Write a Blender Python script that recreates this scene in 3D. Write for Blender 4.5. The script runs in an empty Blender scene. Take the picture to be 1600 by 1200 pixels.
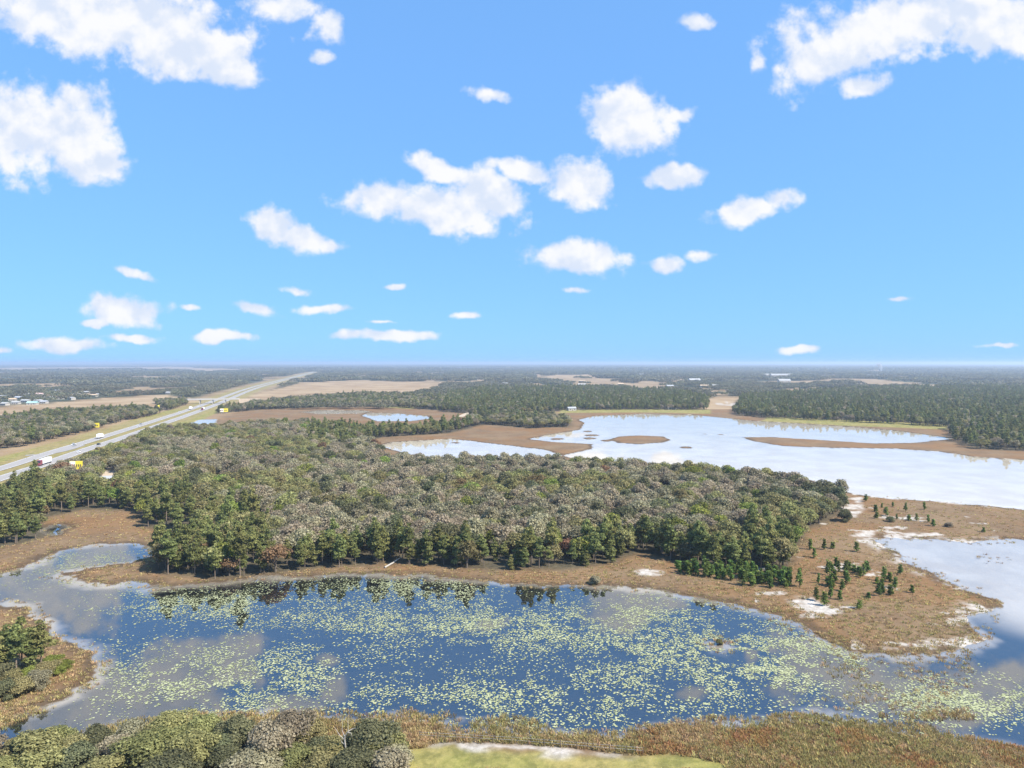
import bpy, math, random
import numpy as np
from mathutils import Vector
rng = np.random.default_rng(7)
random.seed(7)
R = math.radians
sc = bpy.context.scene
C = sc.collection

# ------------------------------------------------------------------ camera
H = 70.0            # drone height in metres
FPX = 1067.0        # focal length for a 1600 px wide frame (24 mm equivalent)
PITCH = math.atan(33.0 / FPX)
cam_d = bpy.data.cameras.new('camera')
cam_d.sensor_width = 36.0
cam_d.lens = 36.0 * FPX / 1600.0
cam_d.clip_start = 0.5
cam_d.clip_end = 200000.0
cam = bpy.data.objects.new('camera', cam_d)
C.objects.link(cam)
cam.location = (0, 0, H)
cam.rotation_euler = (math.pi / 2 - PITCH, 0, 0)
sc.camera = cam

# ------------------------------------------------------------------ light
SUN_EL, SUN_AZ = 47.0, 116.0          # azimuth clockwise from +Y (view direction): sun on the right
SKY_STRENGTH = 0.12
EXPOSURE = 1.0
sun_d = bpy.data.lights.new('sun', 'SUN')
sun_d.energy = 4.8
sun_d.angle = R(0.55)
sun_d.color = (1.0, 0.94, 0.85)
sun = bpy.data.objects.new('sun', sun_d)
C.objects.link(sun)
sun.location = (300, -50, 300)
sdir = Vector((math.sin(R(SUN_AZ)) * math.cos(R(SUN_EL)), math.cos(R(SUN_AZ)) * math.cos(R(SUN_EL)), math.sin(R(SUN_EL))))
sun.rotation_euler = sdir.to_track_quat('Z', 'Y').to_euler()
sc.view_settings.view_transform = 'Standard'
sc.view_settings.look = 'None'
sc.view_settings.gamma = 1.0
sc.view_settings.use_curve_mapping = False
sc.view_settings.exposure = EXPOSURE
sc.cycles.use_denoising = True
sc.cycles.max_bounces = 6
sc.cycles.diffuse_bounces = 3
sc.cycles.glossy_bounces = 3
sc.cycles.transmission_bounces = 3
sc.cycles.volume_bounces = 0
sc.cycles.transparent_max_bounces = 12
sc.cycles.caustics_reflective = False
sc.cycles.caustics_refractive = False


# ------------------------------------------------------------------ node helper
class NT:
    def __init__(self, tree):
        self.t = tree
        tree.nodes.clear()
    def n(self, kind, **kw):
        nd = self.t.nodes.new(kind)
        for k, v in kw.items():
            setattr(nd, k, v)
        return nd
    def l(self, a, b):
        self.t.links.new(a, b)
    def put(self, sock, v):
        if hasattr(v, 'is_output') or isinstance(v, bpy.types.NodeSocket):
            self.l(v, sock)
        else:
            sock.default_value = v
    def math(self, op, a, b=None, c=None, clamp=False):
        nd = self.n('ShaderNodeMath', operation=op, use_clamp=clamp)
        self.put(nd.inputs[0], a)
        if b is not None: self.put(nd.inputs[1], b)
        if c is not None: self.put(nd.inputs[2], c)
        return nd.outputs[0]
    def ramp(self, v, lo, hi, a=0.0, b=1.0):
        nd = self.n('ShaderNodeMapRange', interpolation_type='SMOOTHSTEP')
        self.put(nd.inputs[0], v)
        nd.inputs[1].default_value = lo; nd.inputs[2].default_value = hi
        nd.inputs[3].default_value = a; nd.inputs[4].default_value = b
        return nd.outputs[0]
    def mix(self, f, a, b, blend='MIX'):
        nd = self.n('ShaderNodeMix', data_type='RGBA', blend_type=blend)
        self.put(nd.inputs[0], f); self.put(nd.inputs[6], a); self.put(nd.inputs[7], b)
        return nd.outputs[2]
    def noise(self, vec, scale, detail=4.0, rough=0.55, dist=0.0, dim='3D'):
        nd = self.n('ShaderNodeTexNoise', noise_dimensions=dim)
        if vec is not None: self.l(vec, nd.inputs['Vector'])
        nd.inputs['Scale'].default_value = scale
        nd.inputs['Detail'].default_value = detail
        nd.inputs['Roughness'].default_value = rough
        nd.inputs['Distortion'].default_value = dist
        return nd


def rgb(r, g, b):
    return (r, g, b, 1.0)


# ------------------------------------------------------------------ world: Nishita sky with fair-weather cumulus
def pix_dir(px, py):
    xr, yr = (px - 800.0) / FPX, (600.0 - py) / FPX
    return np.array([xr, math.cos(PITCH) + yr * math.sin(PITCH), -math.sin(PITCH) + yr * math.cos(PITCH)])

# direction (tan of azimuth, tan of elevation) and angular half sizes of every cloud puff
PUFFS = [(150, 22, 215, 62, 6, 1), (275, 72, 115, 55, 10, 1), (350, 108, 58, 28, 10, 1),
         (55, 205, 125, 78, 0, 1), (125, 245, 80, 42, 5, 1), (112, 148, 48, 26, 30, .75), (178, 252, 40, 18, 0, .7),
         (440, 8, 75, 30, 0, .85), (510, 38, 42, 30, 40, .75), (505, 90, 32, 18, 0, .65), (1095, 32, 42, 16, 0, .8),
         (1430, 35, 215, 58, -8, 1), (1300, 88, 85, 48, -25, 1), (1345, 132, 52, 22, 0, .9), (1570, 45, 130, 50, 0, 1), (1190, 98, 26, 32, 0, .6),
         (770, 147, 52, 16, 8, .7), (982, 182, 72, 54, 10, 1), (1055, 180, 34, 18, -20, .7),
         (690, 328, 118, 36, 8, 1), (600, 312, 72, 30, 0, 1), (760, 308, 62, 44, 20, 1), (690, 264, 56, 20, 25, .9), (740, 356, 34, 14, 0, .8),
         (815, 266, 56, 22, 10, 1), (905, 285, 70, 36, 5, 1), (1047, 276, 58, 20, 0, .95),
         (1170, 332, 72, 22, -10, .95), (1222, 313, 38, 22, -20, .9), (425, 350, 50, 30, 30, 1), (475, 375, 62, 22, 15, .95), (520, 388, 36, 16, 0, .8),
         (900, 402, 84, 28, 3, 1), (1040, 412, 36, 15, 0, .9), (1097, 400, 24, 16, 0, .6), (205, 425, 48, 10, 14, .75),
         (195, 485, 66, 26, 8, 1), (148, 505, 30, 9, 0, .85), (300, 478, 20, 8, 0, .75), (398, 479, 46, 16, 10, .75), (500, 481, 50, 9, 0, .8),
         (463, 455, 28, 9, 10, .75), (617, 448, 20, 7, 0, .7), (730, 494, 26, 8, 0, .8), (605, 523, 88, 11, 0, .95), (345, 527, 54, 10, 0, .95),
         (210, 527, 50, 9, 0, .85), (95, 539, 72, 13, 0, .95), (900, 455, 30, 8, 0, .75), (1405, 467, 40, 7, -5, .65), (1253, 547, 42, 9, 0, .85),
         (1560, 541, 48, 7, 0, .65), (2, 550, 20, 9, 0, .8), (600, 502, 42, 6, 0, .6)]
world = bpy.data.worlds.new('World')
sc.world = world
world.use_nodes = True
w = NT(world.node_tree)
sky = w.n('ShaderNodeTexSky', sky_type='NISHITA')
sky.sun_disc = False
sky.sun_elevation = R(SUN_EL)
sky.sun_rotation = R(SUN_AZ)
sky.altitude = 50.0
sky.air_density = 1.0
sky.dust_density = 0.3
sky.ozone_density = 3.0
tc = w.n('ShaderNodeTexCoord')
sep = w.n('ShaderNodeSeparateXYZ'); w.l(tc.outputs['Generated'], sep.inputs[0])
yy = w.math('MAXIMUM', sep.outputs[1], 0.02)
u = w.math('DIVIDE', sep.outputs[0], yy)
v = w.math('DIVIDE', sep.outputs[2], yy)
cmb = w.n('ShaderNodeCombineXYZ'); w.l(u, cmb.inputs[0]); w.l(v, cmb.inputs[1])
uv = cmb.outputs[0]
wn = w.noise(uv, 9.0, 3.0, 0.6)
wsub = w.n('ShaderNodeVectorMath', operation='MULTIPLY_ADD')
w.l(wn.outputs['Color'], wsub.inputs[0]); wsub.inputs[1].default_value = (.05, .03, 0); w.l(uv, wsub.inputs[2])
wadd = w.n('ShaderNodeVectorMath', operation='ADD'); w.l(wsub.outputs[0], wadd.inputs[0]); wadd.inputs[1].default_value = (-.025, -.015, 0)
F = None
for (cx, cy, rx, ry, rot, s) in PUFFS:
    d = pix_dir(cx, cy)
    m = w.n('ShaderNodeMapping', vector_type='TEXTURE')
    w.l(wadd.outputs[0], m.inputs[0])
    m.inputs['Location'].default_value = (d[0] / d[1], d[2] / d[1], 0)
    m.inputs['Rotation'].default_value = (0, 0, R(-rot))
    m.inputs['Scale'].default_value = (rx / FPX, ry / FPX, 1)
    ln = w.n('ShaderNodeVectorMath', operation='LENGTH'); w.l(m.outputs[0], ln.inputs[0])
    fi = w.math('SUBTRACT', s, ln.outputs['Value'])
    F = fi if F is None else w.math('MAXIMUM', F, fi)
n1 = w.noise(uv, 14.0, 5.0, 0.52)
n2 = w.noise(uv, 42.0, 6.0, 0.55)
Fn = w.math('ADD', F, w.math('MULTIPLY_ADD', n1.outputs[0], 1.5, -0.72))
Fn = w.math('ADD', Fn, w.math('MULTIPLY_ADD', n2.outputs[0], 1.1, -0.55))
front = w.ramp(sep.outputs[1], 0.3, 0.45)
a_front = w.math('MULTIPLY', w.ramp(Fn, -0.12, 0.46), front)
# the same scattered clouds carry on round the rest of the sky
zz = w.math('MAXIMUM', sep.outputs[2], 0.04)
c2 = w.n('ShaderNodeCombineXYZ')
w.l(w.math('DIVIDE', sep.outputs[0], zz), c2.inputs[0]); w.l(w.math('DIVIDE', sep.outputs[1], zz), c2.inputs[1])
n3 = w.noise(c2.outputs[0], 1.3, 6.0, 0.55)
a_back = w.math('MULTIPLY', w.ramp(n3.outputs[0], 0.60, 0.74), w.math('SUBTRACT', 1.0, front))
a_back = w.math('MULTIPLY', a_back, w.ramp(sep.outputs[2], 0.02, 0.12))
alpha = w.math('MULTIPLY', w.math('MAXIMUM', a_front, a_back), 0.97)
up = w.n('ShaderNodeVectorMath', operation='ADD'); w.l(uv, up.inputs[0]); up.inputs[1].default_value = (.006, .02, 0)
n1b = w.noise(up.outputs[0], 14.0, 5.0, 0.52)
slope = w.math('MULTIPLY', w.math('SUBTRACT', n1.outputs[0], n1b.outputs[0]), 3.2)       # billows catch the light from above
lift = w.ramp(w.math('ADD', slope, w.math('MULTIPLY_ADD', Fn, .22, .45)), 0.15, 0.95)
CL = 1.0 / (SKY_STRENGTH * 2 ** EXPOSURE)
cl_col = w.mix(lift, rgb(.74 * CL, .82 * CL, .97 * CL), rgb(1.0 * CL, 1.0 * CL, 1.02 * CL))
tint0 = w.mix(1.0, sky.outputs[0], rgb(.72, .93, 1.12), 'MULTIPLY')
gm = w.n('ShaderNodeGamma'); w.l(tint0, gm.inputs[0]); gm.inputs[1].default_value = .30
tint = w.mix(1.0, gm.outputs[0], rgb(.915, 1.67, 2.73), 'MULTIPLY')
final = w.mix(alpha, tint, cl_col)
bg = w.n('ShaderNodeBackground'); bg.inputs[1].default_value = SKY_STRENGTH
w.l(final, bg.inputs[0])
wo = w.n('ShaderNodeOutputWorld'); w.l(bg.outputs[0], wo.inputs[0])
world.cycles.sampling_method = 'MANUAL'
world.cycles.sample_map_resolution = 512


# ------------------------------------------------------------------ ground geometry helpers
def P(px, py, z=0.0):
    d = pix_dir(px, py)
    t = (H - z) / -d[2]
    return np.array([d[0] * t, d[1] * t])

def PP(pts):
    return np.array([P(x, y) for x, y in pts])

def to_pix(x, y, z=0.0):
    """numpy: ground point -> the photograph's 1600 x 1200 pixel grid (used once, for laying out cover)"""
    cz = z - H
    fw = y * math.cos(PITCH) - cz * math.sin(PITCH)
    up = y * math.sin(PITCH) + cz * math.cos(PITCH)
    fw = np.where(fw < 1, 1, fw)
    return 800 + FPX * x / fw, 600 - FPX * up / fw

def hash2(ix, iy, seed):
    h = (ix.astype(np.int64) * 374761393 + iy.astype(np.int64) * 668265263 + seed * 1442695041) & 0x7fffffff
    h = ((h ^ (h >> 13)) * 1274126177) & 0x7fffffff
    return ((h ^ (h >> 16)) & 0xffff) / 65535.0

def vnoise(x, y, seed=0):
    ix, iy = np.floor(x), np.floor(y)
    fx, fy = x - ix, y - iy
    fx = fx * fx * (3 - 2 * fx); fy = fy * fy * (3 - 2 * fy)
    a, b = hash2(ix, iy, seed), hash2(ix + 1, iy, seed)
    c, d = hash2(ix, iy + 1, seed), hash2(ix + 1, iy + 1, seed)
    return (a * (1 - fx) + b * fx) * (1 - fy) + (c * (1 - fx) + d * fx) * fy

def fbm(x, y, scale, octv=4, seed=0):
    s, a, t = 0.0, 1.0, 0.0
    for i in range(octv):
        k = 2.03 ** i / scale
        s = s + a * vnoise(x * k + 17.3 * i, y * k - 9.1 * i, seed + i)
        t += a; a *= 0.55
    return s / t

def smooth(e0, e1, x):
    t = np.clip((x - e0) / (e1 - e0), 0, 1)
    return t * t * (3 - 2 * t)

def sdf(poly, x, y):
    """signed distance to a polygon, negative inside"""
    n = len(poly)
    d2 = np.full(x.shape, 1e18)
    ins = np.zeros(x.shape, bool)
    for i in range(n):
        ax, ay = poly[i]; bx, by = poly[(i + 1) % n]
        ex, ey = bx - ax, by - ay
        wx, wy = x - ax, y - ay
        t = np.clip((wx * ex + wy * ey) / max(ex * ex + ey * ey, 1e-9), 0, 1)
        qx, qy = wx - ex * t, wy - ey * t
        d2 = np.minimum(d2, qx * qx + qy * qy)
        if ay != by:
            c = ((ay > y) != (by > y)) & (x < ex * (y - ay) / (by - ay) + ax)
            ins ^= c
    d = np.sqrt(d2)
    return np.where(ins, -d, d)

def inside(poly, x, y):
    ins = np.zeros(np.shape(x), bool)
    n = len(poly)
    for i in range(n):
        ax, ay = poly[i]; bx, by = poly[(i + 1) % n]
        if ay != by:
            ins ^= ((ay > y) != (by > y)) & (x < (bx - ax) * (y - ay) / (by - ay) + ax)
    return ins

# ---- outlines, as points on the ground under the photograph's pixels
WATER = [
    # near pond, the left channel and the sand-edged lake on the right
    [(-160, 925), (0, 898), (50, 880), (95, 861), (160, 850), (215, 848), (238, 856), (236, 868), (205, 879), (150, 886), (100, 893), (85, 900), (150, 911), (205, 908), (245, 920),
     (300, 916), (350, 911), (400, 906), (450, 901), (520, 898), (600, 897), (680, 902), (760, 911), (850, 916), (900, 918), (960, 917), (1010, 919), (1060, 929), (1120, 938),
     (1180, 953), (1240, 975), (1290, 1000), (1335, 1018), (1400, 1026), (1470, 1022), (1515, 1000), (1535, 960), (1545, 938), (1510, 918), (1470, 902), (1425, 882), (1398, 862),
     (1368, 847), (1380, 838), (1450, 844), (1520, 848), (1600, 843), (1760, 838), (2100, 850), (2100, 1230), (1700, 1215), (1600, 1192), (1530, 1172), (1450, 1153), (1350, 1136),
     (1290, 1130), (1200, 1137), (1100, 1136), (1020, 1146), (980, 1160), (900, 1158), (830, 1143), (760, 1138), (735, 1150), (700, 1148), (690, 1130), (620, 1120), (560, 1124), (500, 1122), (430, 1122),
     (350, 1128), (250, 1135), (180, 1142), (100, 1162), (0, 1182), (-160, 1200), (-160, 1150), (0, 1122), (55, 1104), (105, 1084), (138, 1062), (146, 1040), (132, 1020), (95, 1006), (62, 992),
     (48, 968), (42, 950), (0, 942), (-160, 945)],
    # far lake
    [(905, 672), (915, 662), (905, 656), (930, 650), (1000, 647), (1080, 648), (1130, 653), (1170, 657), (1250, 662), (1330, 667), (1400, 673), (1490, 685), (1440, 691), (1370, 693), (1290, 688), (1210, 683),
     (1158, 683), (1175, 689), (1225, 697), (1300, 700), (1400, 701), (1470, 706), (1520, 714), (1600, 719), (1760, 728), (2100, 740), (2100, 850), (1760, 812), (1600, 796), (1520, 788), (1420, 780), (1345, 774),
     (1310, 764), (1200, 745), (1100, 735), (1000, 728), (930, 722), (880, 712), (930, 700), (925, 694), (860, 690), (825, 686), (850, 681)],
    # its left arm
    [(592, 696), (615, 691), (660, 688), (705, 686), (745, 690), (800, 697), (850, 702), (880, 712), (800, 716), (700, 716), (640, 710)],
    # ponds beyond
    [(566, 650), (575, 645), (620, 646), (668, 650), (672, 654), (640, 658), (590, 658)],
    [(470, 644), (500, 641), (560, 641), (580, 643), (560, 646), (500, 647)],
    [(298, 661), (312, 656), (338, 655), (338, 660), (320, 665), (300, 666)],
    [(70, 830), (78, 820), (102, 817), (106, 826), (98, 836), (82, 836)],
]
ISLANDS = [[(952, 687), (965, 682), (1000, 680), (1035, 682), (1050, 687), (1035, 692), (1000, 694), (965, 692)]]
for (cx, cy, a, b) in [(918, 674, 9, 1.2), (925, 680, 12, 1.6), (921, 685, 12, 1.6), (949, 688.5, 8, 1.4), (870, 686, 10, 1.5), (1072, 699, 8, 1.4), (1125, 679, 5, .8), (712, 692, 8, 1.2), (1102, 678, 3, .6), (1548, 873, 14, 3), (1124, 1006, 9, 4.5)]:
    ISLANDS.append([(cx + a * math.cos(t), cy + b * math.sin(t)) for t in np.linspace(0, 2 * math.pi, 9)[:-1]])
W_POLY = [PP(p) for p in WATER]
I_POLY = [PP(p) for p in ISLANDS]
FOREST = PP([(-300, 868), (0, 856), (40, 850), (70, 838), (66, 812), (130, 798), (215, 800), (222, 826), (320, 834), (300, 850), (250, 866), (236, 896), (330, 908), (420, 896), (520, 888), (600, 883), (700, 888),
             (780, 893), (880, 893), (960, 882), (1000, 868), (1050, 880), (1110, 894), (1230, 894), (1243, 862), (1252, 838), (1295, 818), (1322, 797), (1316, 780), (1200, 757), (1100, 747), (1000, 740),
             (900, 734), (800, 731), (700, 731), (600, 727), (588, 706), (545, 693), (600, 684), (700, 678), (738, 669), (730, 664), (650, 675), (560, 676), (480, 668), (420, 667), (380, 671), (340, 674), (300, 676),
             (250, 678), (215, 692), (170, 712), (120, 735), (70, 752), (0, 778), (-300, 880)])
WOODS = [PP(p) for p in (
    [(340, 648), (400, 641), (490, 637), (600, 636), (690, 642), (735, 640), (745, 632), (700, 622), (640, 620), (560, 619), (480, 627), (400, 636), (345, 643)],
    [(-200, 712), (0, 706), (60, 694), (130, 678), (195, 658), (250, 652), (255, 646), (220, 642), (160, 644), (100, 648), (50, 652), (0, 660), (-200, 668)],
    [(262, 643), (295, 637), (292, 628), (240, 630)],
    [(735, 668), (760, 664), (830, 670), (888, 668), (892, 660), (850, 652), (780, 650), (735, 654)],
    [(690, 644), (760, 648), (830, 647), (880, 642), (1000, 641), (1105, 641), (1108, 625), (1050, 612), (900, 606), (760, 608), (700, 618)],
    [(1145, 648), (1200, 654), (1300, 659), (1400, 664), (1480, 668), (1490, 690), (1520, 702), (1600, 706), (1900, 715), (1900, 605), (1500, 606), (1300, 610), (1160, 622)])]
FIELDS = [PP(p) for p in (
    [(-100, 660), (40, 652), (100, 646), (170, 641), (250, 640), (330, 628), (262, 617), (170, 621), (60, 632), (-100, 642)],
    [(-100, 580), (100, 579), (240, 576), (300, 574), (100, 574), (-100, 576)],
    [(385, 618), (440, 606), (470, 598), (560, 594), (660, 597), (690, 606), (650, 618), (560, 618), (470, 626), (390, 632)],
    [(1090, 640), (1150, 640), (1145, 630), (1180, 620), (1120, 619), (1090, 628)],
    [(1180, 601), (1270, 602), (1330, 599), (1270, 595), (1190, 596)], [(1378, 613), (1440, 613), (1425, 607), (1390, 608)],
    [(1270, 591), (1330, 590), (1310, 586), (1275, 587)], [(850, 590), (940, 592), (930, 585), (860, 586)], [(690, 577), (800, 578), (800, 576), (690, 575)], [(200, 577), (330, 581), (410, 578), (260, 573)])]
LAWNS = [PP(p) for p in (
    [(620, 1210), (640, 1172), (700, 1164), (800, 1176), (960, 1182), (1060, 1180), (1130, 1196), (1140, 1210)],
    [(600, 637), (645, 640), (650, 634), (610, 632)],
    [(870, 646), (1000, 645), (1110, 647), (1112, 641), (1000, 640), (880, 641)],
    [(1190, 658), (1330, 666), (1480, 672), (1480, 664), (1330, 657), (1200, 652)],
    [(-200, 770), (0, 725), (100, 688), (200, 660), (290, 642), (270, 640), (190, 662), (100, 690), (0, 715), (-200, 745)], [(255, 668), (300, 655), (335, 640), (350, 641), (330, 650), (300, 664)])]
SANDS = [PP(p) for p in (
    [(1318, 781), (1346, 778), (1350, 798), (1338, 812), (1322, 808)], [(1330, 838), (1345, 830), (1372, 829), (1370, 840), (1352, 848)], [(1400, 833), (1460, 833), (1480, 838), (1420, 839)],
    [(1000, 897), (1012, 893), (1030, 895), (1028, 899), (1005, 900)], [(1240, 938), (1262, 940), (1310, 958), (1300, 964), (1250, 950)],
    [(668, 1166), (690, 1160), (800, 1163), (900, 1170), (1000, 1182), (985, 1188), (860, 1178), (780, 1178), (700, 1170)],
    [(1118, 633), (1150, 635), (1148, 629), (1116, 630)])]
ROAD_PX = [(-260, 826), (-120, 779), (0, 741), (44, 728), (83, 714), (118, 702.5), (156, 691), (200, 676.5), (250, 660), (280, 650), (320, 636), (350, 624), (390, 608), (430, 597), (450, 592), (475, 585.5), (492, 581)]
ROAD = PP(ROAD_PX)
# resample smoothly
def chaikin(p, k=3):
    for _ in range(k):
        q = [p[0]]
        for a, b in zip(p[:-1], p[1:]):
            q += [a * .75 + b * .25, a * .25 + b * .75]
        q.append(p[-1]); p = np.array(q)
    return p
ROAD = chaikin(ROAD, 2)

def road_dist(x, y):
    d2 = np.full(x.shape, 1e18)
    for (a, b) in zip(ROAD[:-1], ROAD[1:]):
        e = b - a
        t = np.clip(((x - a[0]) * e[0] + (y - a[1]) * e[1]) / (e @ e), 0, 1)
        d2 = np.minimum(d2, (x - a[0] - e[0] * t) ** 2 + (y - a[1] - e[1] * t) ** 2)
    return np.sqrt(d2)

def water_sd(x, y):
    sd = np.full(x.shape, 1e9)
    for p in W_POLY:
        sd = np.minimum(sd, sdf(p, x, y))
    for p in I_POLY:
        sd = np.maximum(sd, -sdf(p, x, y))
    return sd

def ground_h(x, y):
    """height of the land over the water level"""
    sd = water_sd(x, y)
    near = smooth(900, 300, y)
    s = sd + (fbm(x, y, 14, 4, 3) - .5) * (5 + 5 * near) + (fbm(x, y, 3.0, 2, 9) - .5) * 2.2 * near
    land = 0.55 * np.tanh(np.maximum(s, 0) / 14) + (fbm(x, y, 4, 2, 21) - .5) * .10 * smooth(0, 4, s)
    bed = -1.3 * np.tanh(np.maximum(-s, 0) / 14) 
    return np.where(s > 0, land, bed) + 0.01, sd

# ------------------------------------------------------------------ materials
MATS = {}
def material(name):
    m = bpy.data.materials.new(name); m.use_nodes = True
    MATS[name] = m
    return m, NT(m.node_tree)

def plain(name, col, rough=0.7, spec=0.3, metal=0.0, var=0.12, scale=3.0):
    m, t = material(name)
    o = t.n('ShaderNodeOutputMaterial'); b = t.n('ShaderNodeBsdfPrincipled')
    tcn = t.n('ShaderNodeTexCoord')
    nz = t.noise(tcn.outputs['Object'], scale, 4)
    c = t.mix(nz.outputs[0], rgb(*[max(k * (1 - var), 0) for k in col]), rgb(*[min(k * (1 + var), 1) for k in col]))
    t.l(c, b.inputs['Base Color'])
    b.inputs['Roughness'].default_value = rough
    b.inputs['Specular IOR Level'].default_value = spec
    b.inputs['Metallic'].default_value = metal
    t.l(b.outputs[0], o.inputs[0])
    return m

def leaf_mat(name, dark, light, trans=0.25, hue_var=0.25):
    """leaf colour varies from leaf clump to leaf clump (mesh attribute) and from tree to tree"""
    m, t = material(name)
    o = t.n('ShaderNodeOutputMaterial')
    at = t.n('ShaderNodeAttribute', attribute_name='tone')
    oi = t.n('ShaderNodeObjectInfo')
    c = t.mix(at.outputs['Fac'], rgb(*dark), rgb(*light))
    k = t.math('MULTIPLY_ADD', oi.outputs['Random'], hue_var * 2, 1 - hue_var)
    hs = t.n('ShaderNodeHueSaturation')
    t.l(c, hs.inputs['Color']); t.l(k, hs.inputs['Value'])
    r2 = t.math('FRACT', t.math('MULTIPLY', oi.outputs['Random'], 7.31))
    t.l(t.math('MULTIPLY_ADD', r2, 0.05, 0.475), hs.inputs['Hue'])
    d = t.n('ShaderNodeBsdfDiffuse'); t.l(hs.outputs[0], d.inputs[0])
    tr = t.n('ShaderNodeBsdfTranslucent'); t.l(hs.outputs[0], tr.inputs[0])
    mx = t.n('ShaderNodeMixShader'); mx.inputs[0].default_value = trans
    t.l(d.outputs[0], mx.inputs[1]); t.l(tr.outputs[0], mx.inputs[2])
    t.l(mx.outputs[0], o.inputs[0])
    return m

def ground_mat():
    m, t = material('ground_cover')
    o = t.n('ShaderNodeOutputMaterial'); b = t.n('ShaderNodeBsdfPrincipled')
    A = t.n('ShaderNodeAttribute', attribute_name='cover_a'); B = t.n('ShaderNodeAttribute', attribute_name='cover_b')
    sa = t.n('ShaderNodeSeparateColor'); t.l(A.outputs['Color'], sa.inputs[0])
    sb = t.n('ShaderNodeSeparateColor'); t.l(B.outputs['Color'], sb.inputs[0])
    geo = t.n('ShaderNodeNewGeometry')
    pos = geo.outputs['Position']
    f1 = t.noise(pos, 0.05, 5, .6); f2 = t.noise(pos, 0.6, 5, .65); f3 = t.noise(pos, 0.012, 3, .5); f4 = t.noise(pos, 2.2, 3, .6)
    k1 = t.ramp(f1.outputs[0], .35, .65); k2 = t.ramp(f2.outputs[0], .3, .7)
    marsh = t.mix(k1, rgb(.125, .078, .042), rgb(.20, .135, .074))
    marsh = t.mix(t.math('MULTIPLY', k2, .55), marsh, rgb(.23, .16, .095))
    marsh = t.mix(t.math('MULTIPLY', t.ramp(f4.outputs[0], .5, .75), .5), marsh, rgb(.085, .062, .036))
    sz = t.n('ShaderNodeSeparateXYZ'); t.l(pos, sz.inputs[0])
    f6 = t.noise(pos, .022, 4, .6)
    marsh = t.mix(t.math('MULTIPLY', t.ramp(f6.outputs[0], .42, .62), .6), marsh, rgb(.20, .105, .042))
    f7 = t.noise(pos, .10, 5, .7)
    marsh = t.mix(t.math('MULTIPLY', t.ramp(f7.outputs[0], .54, .72), .65), marsh, rgb(.075, .062, .030))
    marsh = t.mix(t.ramp(sz.outputs[2], .22, .04, 0, .7), marsh, rgb(.055, .040, .026))     # wet peat at the waterline
    forest = t.mix(k2, rgb(.050, .043, .028), rgb(.105, .088, .055))
    lawn = t.mix(k2, rgb(.17, .17, .045), rgb(.28, .25, .08)); lawn = t.mix(t.math('MULTIPLY', k1, .6), lawn, rgb(.33, .25, .10))
    f5 = t.noise(pos, .22, 5, .7)
    lawn = t.mix(t.math('MULTIPLY', t.ramp(f5.outputs[0], .42, .62), .6), lawn, rgb(.10, .10, .032))
    sand = t.mix(k2, rgb(.30, .265, .22), rgb(.50, .46, .41))
    field = t.mix(t.ramp(f3.outputs[0], .35, .65), rgb(.25, .17, .095), rgb(.34, .25, .15))
    far = t.mix(t.ramp(f3.outputs[0], .4, .6), rgb(.050, .060, .036), rgb(.080, .082, .048))
    col = marsh
    col = t.mix(sa.outputs[0], col, forest)
    col = t.mix(sb.outputs[0], col, field)
    col = t.mix(A.outputs['Alpha'], col, far)
    col = t.mix(sa.outputs[1], col, lawn)
    col = t.mix(sa.outputs[2], col, sand)
    muck = t.mix(k2, rgb(.010, .012, .014), rgb(.022, .022, .020))
    bedsand_skywhite = t.mix(k1, rgb(.66, .55, .42), rgb(.76, .66, .53))  # sand colour; in lake and inlet it doubles as painted white sky reflection
    bed = t.mix(sb.outputs[1], muck, bedsand_skywhite)
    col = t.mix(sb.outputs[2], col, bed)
    t.l(col, b.inputs['Base Color'])
    b.inputs['Roughness'].default_value = .95
    b.inputs['Specular IOR Level'].default_value = .1
    bm = t.n('ShaderNodeBump'); bm.inputs['Strength'].default_value = .7; bm.inputs['Distance'].default_value = .35
    t.l(f2.outputs[0], bm.inputs['Height']); t.l(bm.outputs[0], b.inputs['Normal'])
    t.l(b.outputs[0], o.inputs[0])
    return m

def water_mat(name, ior, ripple, tint, rough):
    m, t = material(name)
    o = t.n('ShaderNodeOutputMaterial')
    geo = t.n('ShaderNodeNewGeometry')
    mp = t.n('ShaderNodeMapping'); t.l(geo.outputs['Position'], mp.inputs[0]); mp.inputs['Scale'].default_value = (.35, 1.0, 1)
    nz = t.noise(mp.outputs[0], .5, 3, .6)
    bm = t.n('ShaderNodeBump'); bm.inputs['Strength'].default_value = ripple; bm.inputs['Distance'].default_value = .05
    t.l(nz.outputs[0], bm.inputs['Height'])
    lw = t.n('ShaderNodeLayerWeight'); lw.inputs[0].default_value = .5; t.l(bm.outputs[0], lw.inputs['Normal'])
    r0 = ((ior - 1) / (ior + 1)) ** 2          # Schlick's Fresnel, the same from both sides of the surface
    fac = t.math('MULTIPLY_ADD', t.math('POWER', lw.outputs['Facing'], 5.0), 1 - r0, r0)
    gl = t.n('ShaderNodeBsdfGlossy'); gl.inputs['Roughness'].default_value = rough; t.l(bm.outputs[0], gl.inputs['Normal'])
    tr = t.n('ShaderNodeBsdfTransparent'); tr.inputs[0].default_value = rgb(*tint)
    mx = t.n('ShaderNodeMixShader'); t.l(fac, mx.inputs[0]); t.l(tr.outputs[0], mx.inputs[1]); t.l(gl.outputs[0], mx.inputs[2])
    t.l(mx.outputs[0], o.inputs[0])
    return m

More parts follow.
